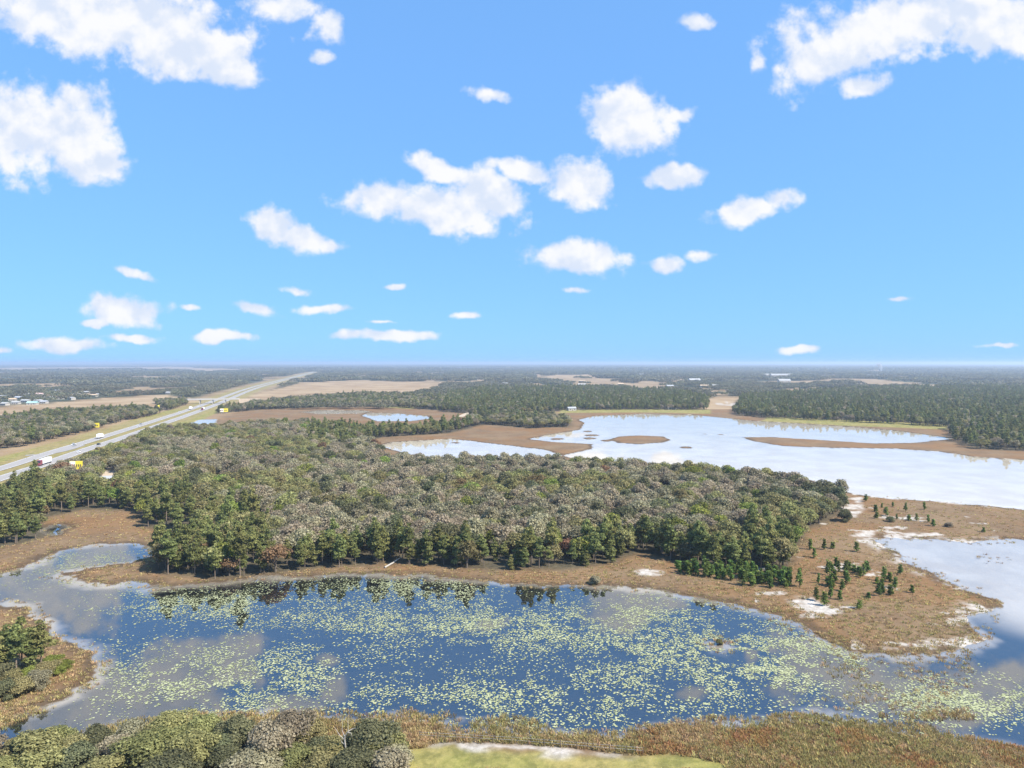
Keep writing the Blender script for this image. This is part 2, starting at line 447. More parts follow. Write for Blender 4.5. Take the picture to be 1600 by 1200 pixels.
M_GROUND = ground_mat()
M_POND = water_mat('pond_water', 3.4, .015, (.95, .96, .96), .01)
M_LAKE = water_mat('lake_water', 1.7, .015, (.95, .96, .96), .01)
OAK_TINTS = {
    'grey': leaf_mat('oak_leaves_grey', (.185, .160, .098), (.50, .44, .295), .42),
    'olive': leaf_mat('oak_leaves_olive', (.155, .145, .062), (.43, .40, .175), .42),
    'dark': leaf_mat('oak_leaves_dark', (.080, .085, .046), (.25, .25, .13), .4),
    'bright': leaf_mat('oak_leaves_bright', (.12, .15, .035), (.33, .37, .09), .4),
    'rust': leaf_mat('oak_leaves_rust', (.15, .095, .05), (.36, .235, .13), .4, .15)}
M_PINE = leaf_mat('pine_needles', (.105, .115, .042), (.35, .36, .13), .42)
M_YOUNG = leaf_mat('young_pine_needles', (.07, .11, .03), (.23, .31, .08), .4)
M_BARK = plain('bark', (.13, .105, .08), .9, .1)
M_PBARK = plain('pine_bark', (.20, .155, .12), .9, .1)
M_DEAD = plain('dead_wood', (.36, .33, .29), .8, .2)
M_FAR = leaf_mat('far_tree_leaves', (.085, .086, .052), (.26, .24, .15), .35)
M_REED = leaf_mat('reed_blades', (.24, .165, .075), (.60, .45, .23), .4, .3)
M_REEDG = leaf_mat('reed_blades_green', (.20, .165, .065), (.52, .43, .18), .4, .3)
M_REEDO = leaf_mat('reed_blades_orange', (.28, .16, .06), (.56, .35, .16), .4, .2)
M_PAD = leaf_mat('lily_pad', (.19, .22, .10), (.42, .44, .26), .05, 0.0)


# ------------------------------------------------------------------ object helpers
def tag(o, label=None, cat=None, group=None, kind=None):
    if label: o['label'] = label
    if cat: o['category'] = cat
    if group: o['group'] = group
    if kind: o['kind'] = kind
    return o

def np_mesh(name, verts, faces_flat, loop_n, mats, tone=None, smooth_=False):
    """mesh from numpy arrays; every face has loop_n corners"""
    me = bpy.data.meshes.new(name)
    nv = len(verts); nf = len(faces_flat) // loop_n
    me.vertices.add(nv); me.vertices.foreach_set('co', np.asarray(verts, np.float32).ravel())
    me.loops.add(nf * loop_n); me.loops.foreach_set('vertex_index', np.asarray(faces_flat, np.int32).ravel())
    me.polygons.add(nf)
    me.polygons.foreach_set('loop_start', np.arange(0, nf * loop_n, loop_n, dtype=np.int32))
    me.polygons.foreach_set('loop_total', np.full(nf, loop_n, np.int32))
    if smooth_: me.polygons.foreach_set('use_smooth', np.ones(nf, bool))
    for m in (mats if isinstance(mats, (list, tuple)) else [mats]): me.materials.append(m)
    if tone is not None:
        a = me.attributes.new('tone', 'FLOAT', 'POINT'); a.data.foreach_set('value', np.asarray(tone, np.float32))
    me.update(calc_edges=True)
    return me

def link(name, me, parent=None, loc=(0, 0, 0), rz=0.0, scl=(1, 1, 1)):
    o = bpy.data.objects.new(name, me); C.objects.link(o)
    o.location = loc; o.rotation_euler = (0, 0, rz); o.scale = scl
    if parent is not None: o.parent = parent
    return o

class MB:
    """collects boxes / tubes / polygons into one mesh"""
    def __init__(self): self.v = []; self.f = []
    def box(self, x0, x1, y0, y1, z0, z1):
        i = len(self.v)
        self.v += [(x0, y0, z0), (x1, y0, z0), (x1, y1, z0), (x0, y1, z0), (x0, y0, z1), (x1, y0, z1), (x1, y1, z1), (x0, y1, z1)]
        self.f += [(i, i + 3, i + 2, i + 1), (i + 4, i + 5, i + 6, i + 7), (i, i + 1, i + 5, i + 4), (i + 1, i + 2, i + 6, i + 5), (i + 2, i + 3, i + 7, i + 6), (i + 3, i, i + 4, i + 7)]
        return self
    def tube(self, pts, rad, n=6):
        base = len(self.v)
        pts = [Vector(p) for p in pts]
        for k, p in enumerate(pts):
            d = (pts[min(k + 1, len(pts) - 1)] - pts[max(k - 1, 0)]).normalized()
            a = d.cross(Vector((0.31, 0.87, 0.12))).normalized(); b = d.cross(a)
            for j in range(n):
                t = 2 * math.pi * j / n
                self.v.append(tuple(p + (a * math.cos(t) + b * math.sin(t)) * rad[k]))
        for k in range(len(pts) - 1):
            for j in range(n):
                self.f.append((base + k * n + j, base + k * n + (j + 1) % n, base + (k + 1) * n + (j + 1) % n, base + (k + 1) * n + j))
        self.f.append(tuple(base + j for j in reversed(range(n))))
        self.f.append(tuple(base + (len(pts) - 1) * n + j for j in range(n)))
        return self
    def prism(self, prof, y0, y1):
        """profile in x,z swept along y"""
        i = len(self.v); n = len(prof)
        self.v += [(x, y0, z) for x, z in prof] + [(x, y1, z) for x, z in prof]
        self.f.append(tuple(i + k for k in range(n))); self.f.append(tuple(i + n + k for k in reversed(range(n))))
        for k in range(n):
            j = (k + 1) % n
            self.f.append((i + k, i + n + k, i + n + j, i + j))
        return self
    def mesh(self, name, mat):
        me = bpy.data.meshes.new(name); me.from_pydata(self.v, [], self.f); me.materials.append(mat); me.update()
        return me
    def build(self, name, mat, parent=None, **kw):
        return link(name, self.mesh(name, mat), parent, **kw)

def empty(name, loc, rz=0.0, scl=1.0):
    o = bpy.data.objects.new(name, None); C.objects.link(o)
    o.location = loc; o.rotation_euler = (0, 0, rz); o.empty_display_size = .5
    o.scale = scl if hasattr(scl, '__len__') else (scl, scl, scl)
    return o

# ------------------------------------------------------------------ the ground sheet (finer where the land is near)
def build_ground():
    th = np.concatenate([np.radians(np.linspace(-180, -46, 40)[:-1]), np.radians(np.linspace(-46, 46, 880)), np.radians(np.linspace(46, 180, 40)[1:])])
    r = np.concatenate([[1.0, 30.0, 60.0, 85.0], np.geomspace(100, 420, 330), np.geomspace(420, 1200, 210)[1:], np.geomspace(1200, 60000, 90)[1:]])
    TH, RR = np.meshgrid(th, r)
    x = (RR * np.sin(TH)).ravel(); y = (RR * np.cos(TH)).ravel()
    h = np.full(x.shape, .55); sd = np.full(x.shape, 200.0)
    sel = (np.abs(TH.ravel()) < R(47)) & (RR.ravel() < 1500)
    hs, s = ground_h(x[sel], y[sel]); h[sel] = hs; sd[sel] = s
    h = np.where(RR.ravel() > 1500, .5, h)
    # low rolling rise on the far left horizon
    far = smooth(9000, 26000, RR.ravel())
    h = h + far * 55 * smooth(.0, -.55, TH.ravel()) * (0.55 + .45 * np.sin(TH.ravel() * 23)) * (np.cos(TH.ravel()) > .3)
    px, py = to_pix(x, y)
    n1 = fbm(x, y, 22, 3, 31); n2 = fbm(x, y, 7, 3, 41)
    jit = (n1 - .5) * 14 + (n2 - .5) * 5
    def mask(polys, w=3.0, k=1.0):
        m = np.zeros(x.shape)
        for p in polys:
            lo, hi = p.min(0) - 60, p.max(0) + 60
            q = (x > lo[0]) & (x < hi[0]) & (y > lo[1]) & (y < hi[1])
            if q.any():
                m[q] = np.maximum(m[q], smooth(w, -w, sdf(p, x[q], y[q]) + jit[q] * k))
        return m
    forest = np.maximum(mask([FOREST], 4, .5), mask(WOODS, 8, .8))
    field = mask(FIELDS, 10, 1.2)
    lawn = mask(LAWNS, 2.0, .35)
    sand = mask(SANDS, 1.4, .55) * smooth(.30, .52, fbm(x * .5, y, 5, 4, 79))
    # scattered sand scalds on the spit
    sp = (px > 1180) & (px < 1560) & (py > 770) & (py < 1015)
    sand = np.maximum(sand, np.where(sp, smooth(.70, .76, fbm(x * .5, y, 6, 4, 77)) * .9, 0))
    sand = np.maximum(sand, np.where(sp, smooth(9, 0, np.abs(sd)) * smooth(.52, .66, n2) * (px > 1330), 0))
    rd = np.full(x.shape, 1e6); q = (x < 0) & (RR.ravel() < 7000); rd[q] = road_dist(x[q], y[q])
    verge = smooth(45, 25, rd + jit)
    lawn = np.maximum(lawn, verge * (.55 + .35 * n1)); forest = forest * (1 - verge); field = np.maximum(field, smooth(75, 50, rd + jit) * .8)
    farm = smooth(1150, 1500, RR.ravel()) * (1 - field) * (1 - verge)
    farm = farm * np.where(fbm(x * 2.2, y * .8, 330, 3, 51) > .548, .1, 1.0); field = np.maximum(field, smooth(1150, 1500, RR.ravel()) * (fbm(x * 2.2, y * .8, 330, 3, 51) > .548) * .85)
    # lake bed: the pond is muck with sand only in its shallows; sand colour all over the far lake and inlet also paints in white sky reflection
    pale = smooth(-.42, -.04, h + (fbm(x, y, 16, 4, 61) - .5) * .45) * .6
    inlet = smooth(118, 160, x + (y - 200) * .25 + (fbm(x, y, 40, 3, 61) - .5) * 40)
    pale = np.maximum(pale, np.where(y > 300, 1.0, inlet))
    bed = smooth(.03, -.05, h)
    nv = len(x)
    ca = np.stack([forest, lawn, sand, farm], 1).astype(np.float32)
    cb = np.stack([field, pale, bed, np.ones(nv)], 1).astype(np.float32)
    nr, nt = len(r), len(th)
    i = np.arange(nr - 1)[:, None] * nt + np.arange(nt - 1)[None, :]
    f = np.stack([i, i + nt, i + nt + 1, i + 1], -1).reshape(-1)[::1]
    f = f.reshape(-1, 4)[:, ::-1].ravel()
    me = np_mesh('ground', np.stack([x, y, h], 1), f, 4, M_GROUND, smooth_=True)
    for nm, dat in (('cover_a', ca), ('cover_b', cb)):
        at = me.color_attributes.new(nm, 'FLOAT_COLOR', 'POINT'); at.data.foreach_set('color', dat.ravel())
    o = link('ground', me); tag(o, kind='structure')
    # faces must look up
    return o
ground = build_ground()

def sheet(name, x0, x1, y0, y1, z, mat):
    me = bpy.data.meshes.new(name)
    me.from_pydata([(x0, y0, z), (x1, y0, z), (x1, y1, z), (x0, y1, z)], [], [(0, 1, 2, 3)]); me.materials.append(mat); me.update()
    return tag(link(name, me), kind='structure')
sheet('pond_water', -420, 520, 95, 300, 0.0, M_POND)
sheet('lake_water', -760, 1500, 300, 1250, 0.0, M_LAKE)

# ------------------------------------------------------------------ highway
M_ROAD = plain('worn_asphalt', (.29, .27, .25), .9, .2, 0, .10, .15)
M_LINE = plain('road_paint', (.75, .74, .70), .7)
M_CONC = plain('concrete', (.42, .40, .37), .85, .2)
M_STEEL = plain('galvanised_steel', (.45, .46, .47), .5, .5, .6)
seg = np.diff(ROAD, axis=0); LEN = np.concatenate([[0], np.cumsum(np.hypot(seg[:, 0], seg[:, 1]))])
def road_at(s, off):
    k = int(np.clip(np.searchsorted(LEN, s) - 1, 0, len(seg) - 1))
    d = seg[k] / np.hypot(*seg[k]); n = np.array([d[1], -d[0]])
    p = ROAD[k] + d * (s - LEN[k]) + n * off
    return p, math.atan2(d[1], d[0])
def ribbon(name, o0, o1, z, mat, s0=0, s1=None, parent=None):
    s1 = LEN[-1] if s1 is None else s1
    ss = np.concatenate([np.arange(s0, min(s1, 1500), 12), np.arange(max(s0, 1500), s1, 60), [s1]])
    v = []; f = []
    for i, s in enumerate(ss):
        a, _ = road_at(s, o0); b, _ = road_at(s, o1)
        v += [(a[0], a[1], z), (b[0], b[1], z)]
        if i: f.append((2 * i - 2, 2 * i - 1, 2 * i + 1, 2 * i))
    me = bpy.data.meshes.new(name); me.from_pydata(v, [], f); me.materials.append(mat); me.update()
    return link(name, me, parent)
for off in (-10.0, 10.0):
    rd = tag(ribbon('highway', off - 5.6, off + 5.6, .75, M_ROAD), kind='structure')
    for e in (-4.5, 4.5):
        ribbon('edge_line', off + e - .12, off + e + .12, .758, M_LINE, parent=rd)
# exit ramp apron seen by the upper carriageway and a dirt drive in the wood
M_DIRT = plain('pale_dirt', (.42, .34, .25), .95, .1, 0, .2, .2)
def strip(name, pts, wid, z, mat):
    p = chaikin(PP(pts), 2); v = []; f = []
    for i in range(len(p)):
        d = p[min(i + 1, len(p) - 1)] - p[max(i - 1, 0)]; d = d / np.hypot(*d); n = np.array([d[1], -d[0]]) * wid / 2
        v += [(*(p[i] - n), z), (*(p[i] + n), z)]
        if i: f.append((2 * i - 2, 2 * i - 1, 2 * i + 1, 2 * i))
    me = bpy.data.meshes.new(name); me.from_pydata(v, [], f); me.materials.append(mat); me.update()
    return tag(link(name, me), kind='structure')
strip('ramp_road', [(40, 713), (70, 711.5), (100, 706), (128, 697)], 6, .76, M_ROAD)
strip('dirt_track', [(160, 764), (166, 750), (176, 740), (182, 728), (196, 722)], 9, .70, M_DIRT)
strip('lane', [(718, 652), (735, 645), (752, 640), (758, 637)], 9, .72, M_DIRT)

# ------------------------------------------------------------------ trees
def leaf_quads(cent, nrm, size, rs, flat=.8):
    """one bent leaf-spray quad per centre, facing roughly along nrm"""
    n = len(cent)
    a = nrm * flat + rs.normal(size=(n, 3)) * .5 + np.array([0, 0, .25])
    a /= np.linalg.norm(a, axis=1, keepdims=True) + 1e-9
    t = np.cross(a, rs.normal(size=(n, 3))); t /= np.linalg.norm(t, axis=1, keepdims=True) + 1e-9
    b = np.cross(a, t)
    s = (size * rs.uniform(.6, 1.35, n))[:, None]
    asp = rs.uniform(.55, 1.0, n)[:, None]
    v = np.stack([cent - t * s - b * s * asp * .6, cent + t * s * .8 - b * s * asp, cent + t * s + b * s * asp * .7, cent - t * s * .7 + b * s * asp], 1) * 1.0
    v = (v - cent[:, None]) * .5 + cent[:, None]
    v[:, 1] += a * s * .12; v[:, 3] += a * s * .12
    return v.reshape(-1, 3), np.arange(n * 4)

def crown_points(rs, n, lobes, jitter):
    """points on the outer shell of a set of lobes (x,y,z,rx,rz), denser on top"""
    L = np.array(lobes); vol = L[:, 3] ** 2
    k = rs.choice(len(L), n, p=vol / vol.sum())
    d = rs.normal(size=(n, 3)); d[:, 2] = np.where(d[:, 2] < -.35, -d[:, 2] * .6, d[:, 2]); d /= np.linalg.norm(d, axis=1, keepdims=True)
    rad = rs.uniform(.62, 1.0, n) ** .6
    rr = np.stack([L[k, 3], L[k, 3], L[k, 4]], 1)
    p = L[k, :3] + d * rr * rad[:, None] + rs.normal(size=(n, 3)) * jitter
    return p, d, rad

def make_oak(seed, rad=5.2, hgt=10.5, n=1100, size=.62, mat=None, nlobe=9, low=.30):
    rs = np.random.default_rng(seed)
    lobes = [(0, 0, hgt * .62, rad * .62, hgt * .30)]
    for i in range(nlobe):
        t = 2 * math.pi * i / nlobe + rs.uniform(-.3, .3); q = rs.uniform(.42, .72) * rad
        z = hgt * rs.uniform(low + .12, .74)
        lobes.append((q * math.cos(t), q * math.sin(t), z, rad * rs.uniform(.28, .44), hgt * rs.uniform(.14, .24)))
    for i in range(3):
        t = rs.uniform(0, 6.28); lobes.append((rad * .3 * math.cos(t), rad * .3 * math.sin(t), hgt * rs.uniform(.76, .86), rad * rs.uniform(.25, .36), hgt * .13))
    p, d, q = crown_points(rs, n, lobes, .3 * rad / 5)
    v, f = leaf_quads(p, d, size, rs)
    tone = np.repeat(np.clip(.42 + rs.normal(size=n) * .25, 0, 1), 4)
    crown = np_mesh('crown', v, f, 4, mat, tone)
    mb = MB()
    mb.tube([(0, 0, -.3), (.05, 0, hgt * .18), (.1, .08, hgt * .42)], [rad * .085, rad * .065, rad * .04], 7)
    for L in lobes[1:8]:
        mb.tube([(.06, .02, hgt * .22), (L[0] * .45, L[1] * .45, hgt * .22 + (L[2] - hgt * .22) * .62), (L[0] * .9, L[1] * .9, L[2] + L[4] * .3)], [rad * .042, rad * .028, rad * .008], 5)
    return crown, mb

def make_pine(seed, hgt=15.0, rad=2.6, n=760, size=.62, mat=None, bare=.42, cone=.0):
    rs = np.random.default_rng(seed)
    lobes = []
    nl = 15
    for i in range(nl):
        u = i / (nl - 1); z = hgt * (bare + (1 - bare) * (.06 + .90 * u))
        w = (math.sin(math.pi * (.18 + .80 * u)) ** .8) * (1 - cone * u)
        t = rs.uniform(0, 6.28); q = rad * w * rs.uniform(.25, .75) * (1 - .55 * u)
        lobes.append((q * math.cos(t), q * math.sin(t), z, max(rad * w * rs.uniform(.38, .62), .35), hgt * .055))
    lobes.append((0, 0, hgt * .965, rad * .26, hgt * .04))
    p, d, q = crown_points(rs, n, lobes, .15)
    v, f = leaf_quads(p, d, size, rs, .5)
    tone = np.repeat(np.clip(.42 + rs.normal(size=n) * .25, 0, 1), 4)
    crown = np_mesh('crown', v, f, 4, mat, tone)
    mb = MB()
    lean = rs.normal(size=2) * .25
    mb.tube([(0, 0, -.3), (lean[0] * .4, lean[1] * .4, hgt * .5), (lean[0], lean[1], hgt * .95)], [hgt * .0135, hgt * .010, hgt * .003], 6)
    for L in lobes[:-1]:
        mb.tube([(lean[0] * .6, lean[1] * .6, L[2] - hgt * .03), (L[0] * .9, L[1] * .9, L[2])], [hgt * .004, hgt * .0015], 4)
    return crown, mb

def make_clump(seed, rad, hgt, n, size, mat, ncr):
    """a far stand of trees: many crowns side by side"""
    rs = np.random.default_rng(seed)
    lobes = []
    for i in range(ncr):
        t = rs.uniform(0, 6.28); q = rad * math.sqrt(rs.uniform(0, 1))
        hh = hgt * rs.uniform(.55, 1.0); cr = rad / math.sqrt(ncr) * rs.uniform(.8, 1.25)
        lobes.append((q * math.cos(t), q * math.sin(t), hh * .62, cr, hh * .38))
    p, d, q = crown_points(rs, n, lobes, size * .15)
    v, f = leaf_quads(p, d, size, rs)
    tone = np.repeat(np.clip(.42 + rs.normal(size=n) * .24, 0, 1), 4)
    return np_mesh('crown', v, f, 4, mat, tone)

OAK_SHAPES = [dict(rad=4.4, hgt=8.6), dict(rad=5.2, hgt=9.6, nlobe=11), dict(rad=3.7, hgt=7.8, nlobe=8), dict(rad=4.0, hgt=10.2), dict(rad=4.8, hgt=8.2, nlobe=10)]
OAKS = {}     # (tint, shape) -> (crown mesh, trunk mesh)
for ti, (tint, mat) in enumerate(OAK_TINTS.items()):
    for si, kw in enumerate(OAK_SHAPES):
        cr, tb = make_oak(100 + si, mat=mat, n=1350, size=.52, **kw)
        OAKS[(tint, si)] = (cr, tb.mesh('trunk', M_BARK))
PINES = []
for si, kw in enumerate([dict(hgt=11.5, rad=2.9, bare=.26), dict(hgt=13, rad=2.9, bare=.36), dict(hgt=10, rad=2.7, bare=.18), dict(hgt=12.3, rad=3.2, bare=.24), dict(hgt=8.8, rad=2.6, bare=.08)]):
    cr, tb = make_pine(300 + si, mat=M_PINE, n=1300, size=.5, **kw)
    PINES.append((cr, tb.mesh('trunk', M_PBARK)))
YOUNG = []
for si, kw in enumerate([dict(hgt=4.2, rad=.95), dict(hgt=3.2, rad=.85), dict(hgt=5.2, rad=1.15)]):
    cr, tb = make_pine(400 + si, mat=M_YOUNG, n=300, size=.42, bare=.10, cone=.55, **kw)
    YOUNG.append((cr, tb.mesh('trunk', M_BARK)))

def dirs_forest(poly, step, sd_min=2.0):
    lo, hi = poly.min(0), poly.max(0)
    gx, gy = np.meshgrid(np.arange(lo[0], hi[0], step), np.arange(lo[1], hi[1], step))
    x = gx.ravel() + rng.uniform(-.46, .46, gx.size) * step; y = gy.ravel() + rng.uniform(-.46, .46, gx.size) * step
    px, py = to_pix(x, y)
    k = inside(poly, x, y) & (px > -140) & (px < 1740) & (py < 1300)
    x, y = x[k], y[k]
    k = (water_sd(x, y) > sd_min)
    x, y = x[k], y[k]
    k = np.ones(len(x), bool)
    q = x < 0
    if q.any():
        k[q] = road_dist(x[q], y[q]) > 34
    return x[k], y[k]

# ---- points scattered as one mass: geometry nodes over prototypes kept out of the scene
def scatter(name, xyz, rot, scl, idx, protos, label=None, cat=None):
    col = bpy.data.collections.new(name + '_kinds')
    for i, me in enumerate(protos):
        col.objects.link(bpy.data.objects.new('%s_kind_%02d' % (name, i), me))
    me = bpy.data.meshes.new(name)
    n = len(xyz)
    me.vertices.add(n); me.vertices.foreach_set('co', np.asarray(xyz, np.float32).ravel())
    for nm, ty, dat in (('rot', 'FLOAT', rot), ('idx', 'INT', idx)):
        a = me.attributes.new(nm, ty, 'POINT'); a.data.foreach_set('value', np.asarray(dat, np.float32 if ty == 'FLOAT' else np.int32))
    a = me.attributes.new('scl', 'FLOAT_VECTOR', 'POINT'); a.data.foreach_set('vector', np.asarray(scl, np.float32).ravel())
    me.update()
    o = link(name, me)
    ng = bpy.data.node_groups.new(name + '_scatter', 'GeometryNodeTree')
    ng.interface.new_socket('Geometry', in_out='INPUT', socket_type='NodeSocketGeometry')
    ng.interface.new_socket('Geometry', in_out='OUTPUT', socket_type='NodeSocketGeometry')
    N = ng.nodes
    gi, go = N.new('NodeGroupInput'), N.new('NodeGroupOutput')
    iop = N.new('GeometryNodeInstanceOnPoints'); ci = N.new('GeometryNodeCollectionInfo')
    ci.inputs['Collection'].default_value = col; ci.inputs['Separate Children'].default_value = True; ci.inputs['Reset Children'].default_value = True
    def named(nm, ty):
        q = N.new('GeometryNodeInputNamedAttribute'); q.data_type = ty; q.inputs['Name'].default_value = nm
        return q.outputs['Attribute']
    cx = N.new('ShaderNodeCombineXYZ'); ng.links.new(named('rot', 'FLOAT'), cx.inputs[2])
    ng.links.new(gi.outputs[0], iop.inputs['Points']); ng.links.new(ci.outputs[0], iop.inputs['Instance'])
    iop.inputs['Pick Instance'].default_value = True
    ng.links.new(named('idx', 'INT'), iop.inputs['Instance Index'])
    ng.links.new(cx.outputs[0], iop.inputs['Rotation']); ng.links.new(named('scl', 'FLOAT_VECTOR'), iop.inputs['Scale'])
    ng.links.new(iop.outputs[0], go.inputs[0])
    md = o.modifiers.new('scatter', 'NODES'); md.node_group = ng
    tag(o, label, cat, kind='stuff')
    return o

def joined(crown, trunk):
    """crown and trunk as one mesh, for trees that only show as part of a mass"""
    import bmesh
    bm = bmesh.new(); bm.from_mesh(crown)
    nf = len(bm.faces)
    bm.from_mesh(trunk); bm.faces.ensure_lookup_table()
    for f in bm.faces[nf:]: f.material_index = 1
    me = bpy.data.meshes.new('tree'); bm.to_mesh(me); bm.free()
    me.materials.append(crown.materials[0]); me.materials.append(trunk.materials[0])
    return me

# ---- the wood between pond and lake
fx, fy = dirs_forest(FOREST, 5.5)
ex, ey = dirs_forest(FOREST, 4.6)                 # a closer-set rank of pines along the pond shore
_, epy = to_pix(ex, ey); q = (sdf(FOREST, ex, ey) > -13) & (epy > 846) & (fbm(ex, ey, 18, 2, 15) > .44)
n_in = len(fx); fx, fy = np.concatenate([fx, ex[q]]), np.concatenate([fy, ey[q]])
fpx, fpy = to_pix(fx, fy)
edge = sdf(FOREST, fx, fy)
wsd = water_sd(fx, fy)
tn = fbm(fx, fy, 60, 3, 5); tn2 = rng.uniform(0, 1, len(fx))
kind = np.full(len(fx), 'grey', object)
kind[(tn + (tn2 - .5) * .35) > .53] = 'olive'
kind[tn2 < .13] = 'dark'
kind[(tn2 > .965)] = 'bright'
kind[(tn2 > .955) & (tn2 < .963)] = 'rust'
# pines line the pond shore, the left clearing and the shore of the left arm
ragged = (fbm(fx, fy, 25, 2, 13) - .5) * 20
pine = ((edge > -17 + ragged * .5) & (fpy > 842) & (fpx < 1240)) | ((fpx < 310) & (fpy > 778) & (edge > -40)) | ((fpx < 60) & (fpy > 760)) | ((fpx > 200) & (fpx < 420) & (fpy > 800) & (tn2 < .7)) | ((fpx > 480) & (fpx < 740) & (fpy < 700) & (fpy > 660) & (tn2 < .75))
pine &= tn2 < .86
pine[n_in:] = True
kind[pine] = 'pine'
kind[(~pine) & (fpx > 1180) & (fpy < 800) & (tn2 < .5)] = 'dark'
clear = (np.hypot((fpx - 172) / 22, (fpy - 752) / 16) < 1) | (np.hypot((fpx - 119) / 13, (fpy - 757) / 14) < 1) | (np.hypot((fpx - 350) / 34, (fpy - 757) / 6) < 1) | (np.hypot((fpx - 1040) / 36, (fpy - 772) / 7) < 1) | (np.hypot((fpx - 1140) / 14, (fpy - 784) / 8) < 1)
keep = ~clear & ~((kind == 'pine') & (rng.uniform(size=len(fx)) < .12))
order = np.argsort(fy)
order = [i for i in order if keep[i]]
seen = lambda i: -12 < fpx[i] < 1612 and fpy[i] < 1195
LABELS = {'grey': ('oak_tree', 'grey-brown thin-leaved oak in the wood between pond and lake', 'grey oaks of the wood'),
          'olive': ('oak_tree', 'olive green oak with full crown in the wood between pond and lake', 'olive oaks of the wood'),
          'dark': ('oak_tree', 'dark green dense oak in the wood between pond and lake', 'dark oaks of the wood'),
          'bright': ('oak_tree', 'bright yellow-green oak standing out in the grey wood', 'bright green oaks of the wood'),
          'rust': ('oak_tree', 'rust-brown leaved tree standing out in the grey wood', 'rust-brown trees of the wood'),
          'pine': ('pine_tree', 'tall bare-stemmed pine at the shore edge of the wood', 'pines along the edge of the wood')}
n_oak = n_pine = 0
mass = []
def put_tree(i, x, y, kd, s, rz, z=None):
    nm, lab, grp = LABELS[kd]
    if kd == 'pine':
        a_, b_ = to_pix(x, y)
        for test, l2, g2 in ((a_ < 250 and b_ < 850, 'tall pine bordering the brown clearing beside the narrow channel', 'pines by the clearing'),
                             (a_ < 450, 'tall pine in the stand on the spit where the channel meets the pond', 'pines on the channel spit'),
                             (a_ < 760, 'tall pine on the pond shore around the fallen log', 'pines around the fallen log'),
                             (a_ < 1030, 'tall pine on the pond shore behind the lone round bush', 'pines behind the lone bush'),
                             (True, 'tall pine behind the thicket of young green pines', 'pines behind the thicket')):
            if test:
                lab, grp = l2, g2; break
    if kd == 'pine': crown, trunk = PINES[i % len(PINES)]
    else: crown, trunk = OAKS[(kd, i % len(OAK_SHAPES))]
    e = empty(nm, (x, y, .35 if z is None else z), rz, s)
    tag(e, lab, 'tree', grp)
    link('crown', crown, e); link('trunk', trunk, e)
    return e
PROTO_KEYS = [(k, s) for k in OAK_TINTS for s in range(len(OAK_SHAPES))]
for i in order:
    s = rng.uniform(.6, 1.18) if kind[i] == 'pine' else rng.uniform(.74, 1.2); rz = rng.uniform(0, 6.28)
    if kind[i] == 'pine' and n_pine < 290 and seen(i):
        put_tree(i, fx[i], fy[i], 'pine', (s, s, s * rng.uniform(.85, 1.1)), rz); n_pine += 1
    elif kind[i] != 'pine' and n_oak < 290 and seen(i):
        put_tree(i, fx[i], fy[i], kind[i], (s, s, s * rng.uniform(.85, 1.1)), rz); n_oak += 1
    else:
        mass.append((fx[i], fy[i], rz, s, len(PROTO_KEYS) + i % len(PINES) if kind[i] == 'pine' else PROTO_KEYS.index((kind[i], i % len(OAK_SHAPES)))))
protos = [joined(*OAKS[k]) for k in PROTO_KEYS] + [joined(*p) for p in PINES]
mass = np.array(mass)
scatter('woodland', np.stack([mass[:, 0], mass[:, 1], np.full(len(mass), .35)], 1), mass[:, 2], np.repeat(mass[:, 3:4], 3, 1), mass[:, 4], protos,
        'unbroken grey-green woodland stretching back from the near trees to the highway', 'woodland')
print('wood', len(order), 'oak', n_oak, 'pine', n_pine, 'mass', len(mass))

# ---- woods across the lake and along the highway: too many and too far to pick apart
pts = []
for wi, poly in enumerate(WOODS):
    x, y = dirs_forest(poly, 6.6 if wi < 4 else 7.4)
    for a, b in zip(x, y):
        pine_p = .15 if wi in (0, 1, 2, 3) else .6
        if rng.uniform() < pine_p: k = len(PROTO_KEYS) + rng.integers(len(PINES))
        else:
            t_ = rng.choice(['grey', 'olive', 'dark'], p=[.3, .25, .45]); k = PROTO_KEYS.index((t_, int(rng.integers(5))))
        pts.append((a, b, rng.uniform(0, 6.28), rng.uniform(.8, 1.15), k))
pts = np.array(pts)
k = rng.uniform(size=len(pts)) < np.where(pts[:, 1] > 1500, .55, .96)
pts = pts[k]
scatter('lakeside_woods', np.stack([pts[:, 0], pts[:, 1], np.full(len(pts), .4)], 1), pts[:, 2], np.repeat(pts[:, 3:4], 3, 1), pts[:, 4], protos,
        'dark belts of trees beyond the lake and beside the highway', 'woods')
print('far woods', len(pts))

# ---- the flat wooded country out to the horizon (kept clear around the settlement)
HS = [(8, 634, 'white'), (25, 632, 'white'), (40, 629, 'white'), (51, 633, 'teal'), (60, 629, 'white'), (69, 631, 'grey'), (95, 624, 'pink'), (102, 620, 'white'), (42, 619, 'white'), (120, 619, 'grey'), (134, 615, 'white'), (6, 622, 'grey'), (16, 613, 'tan'),
      (83, 614, 'white'), (92, 613, 'grey'), (146, 620, 'tan'), (156, 619, 'white'), (20, 627, 'tan'), (62, 618, 'pink'), (30, 624, 'grey'), (112, 625, 'white'), (76, 624, 'white'), (264, 616, 'white'), (285, 617, 'grey')]

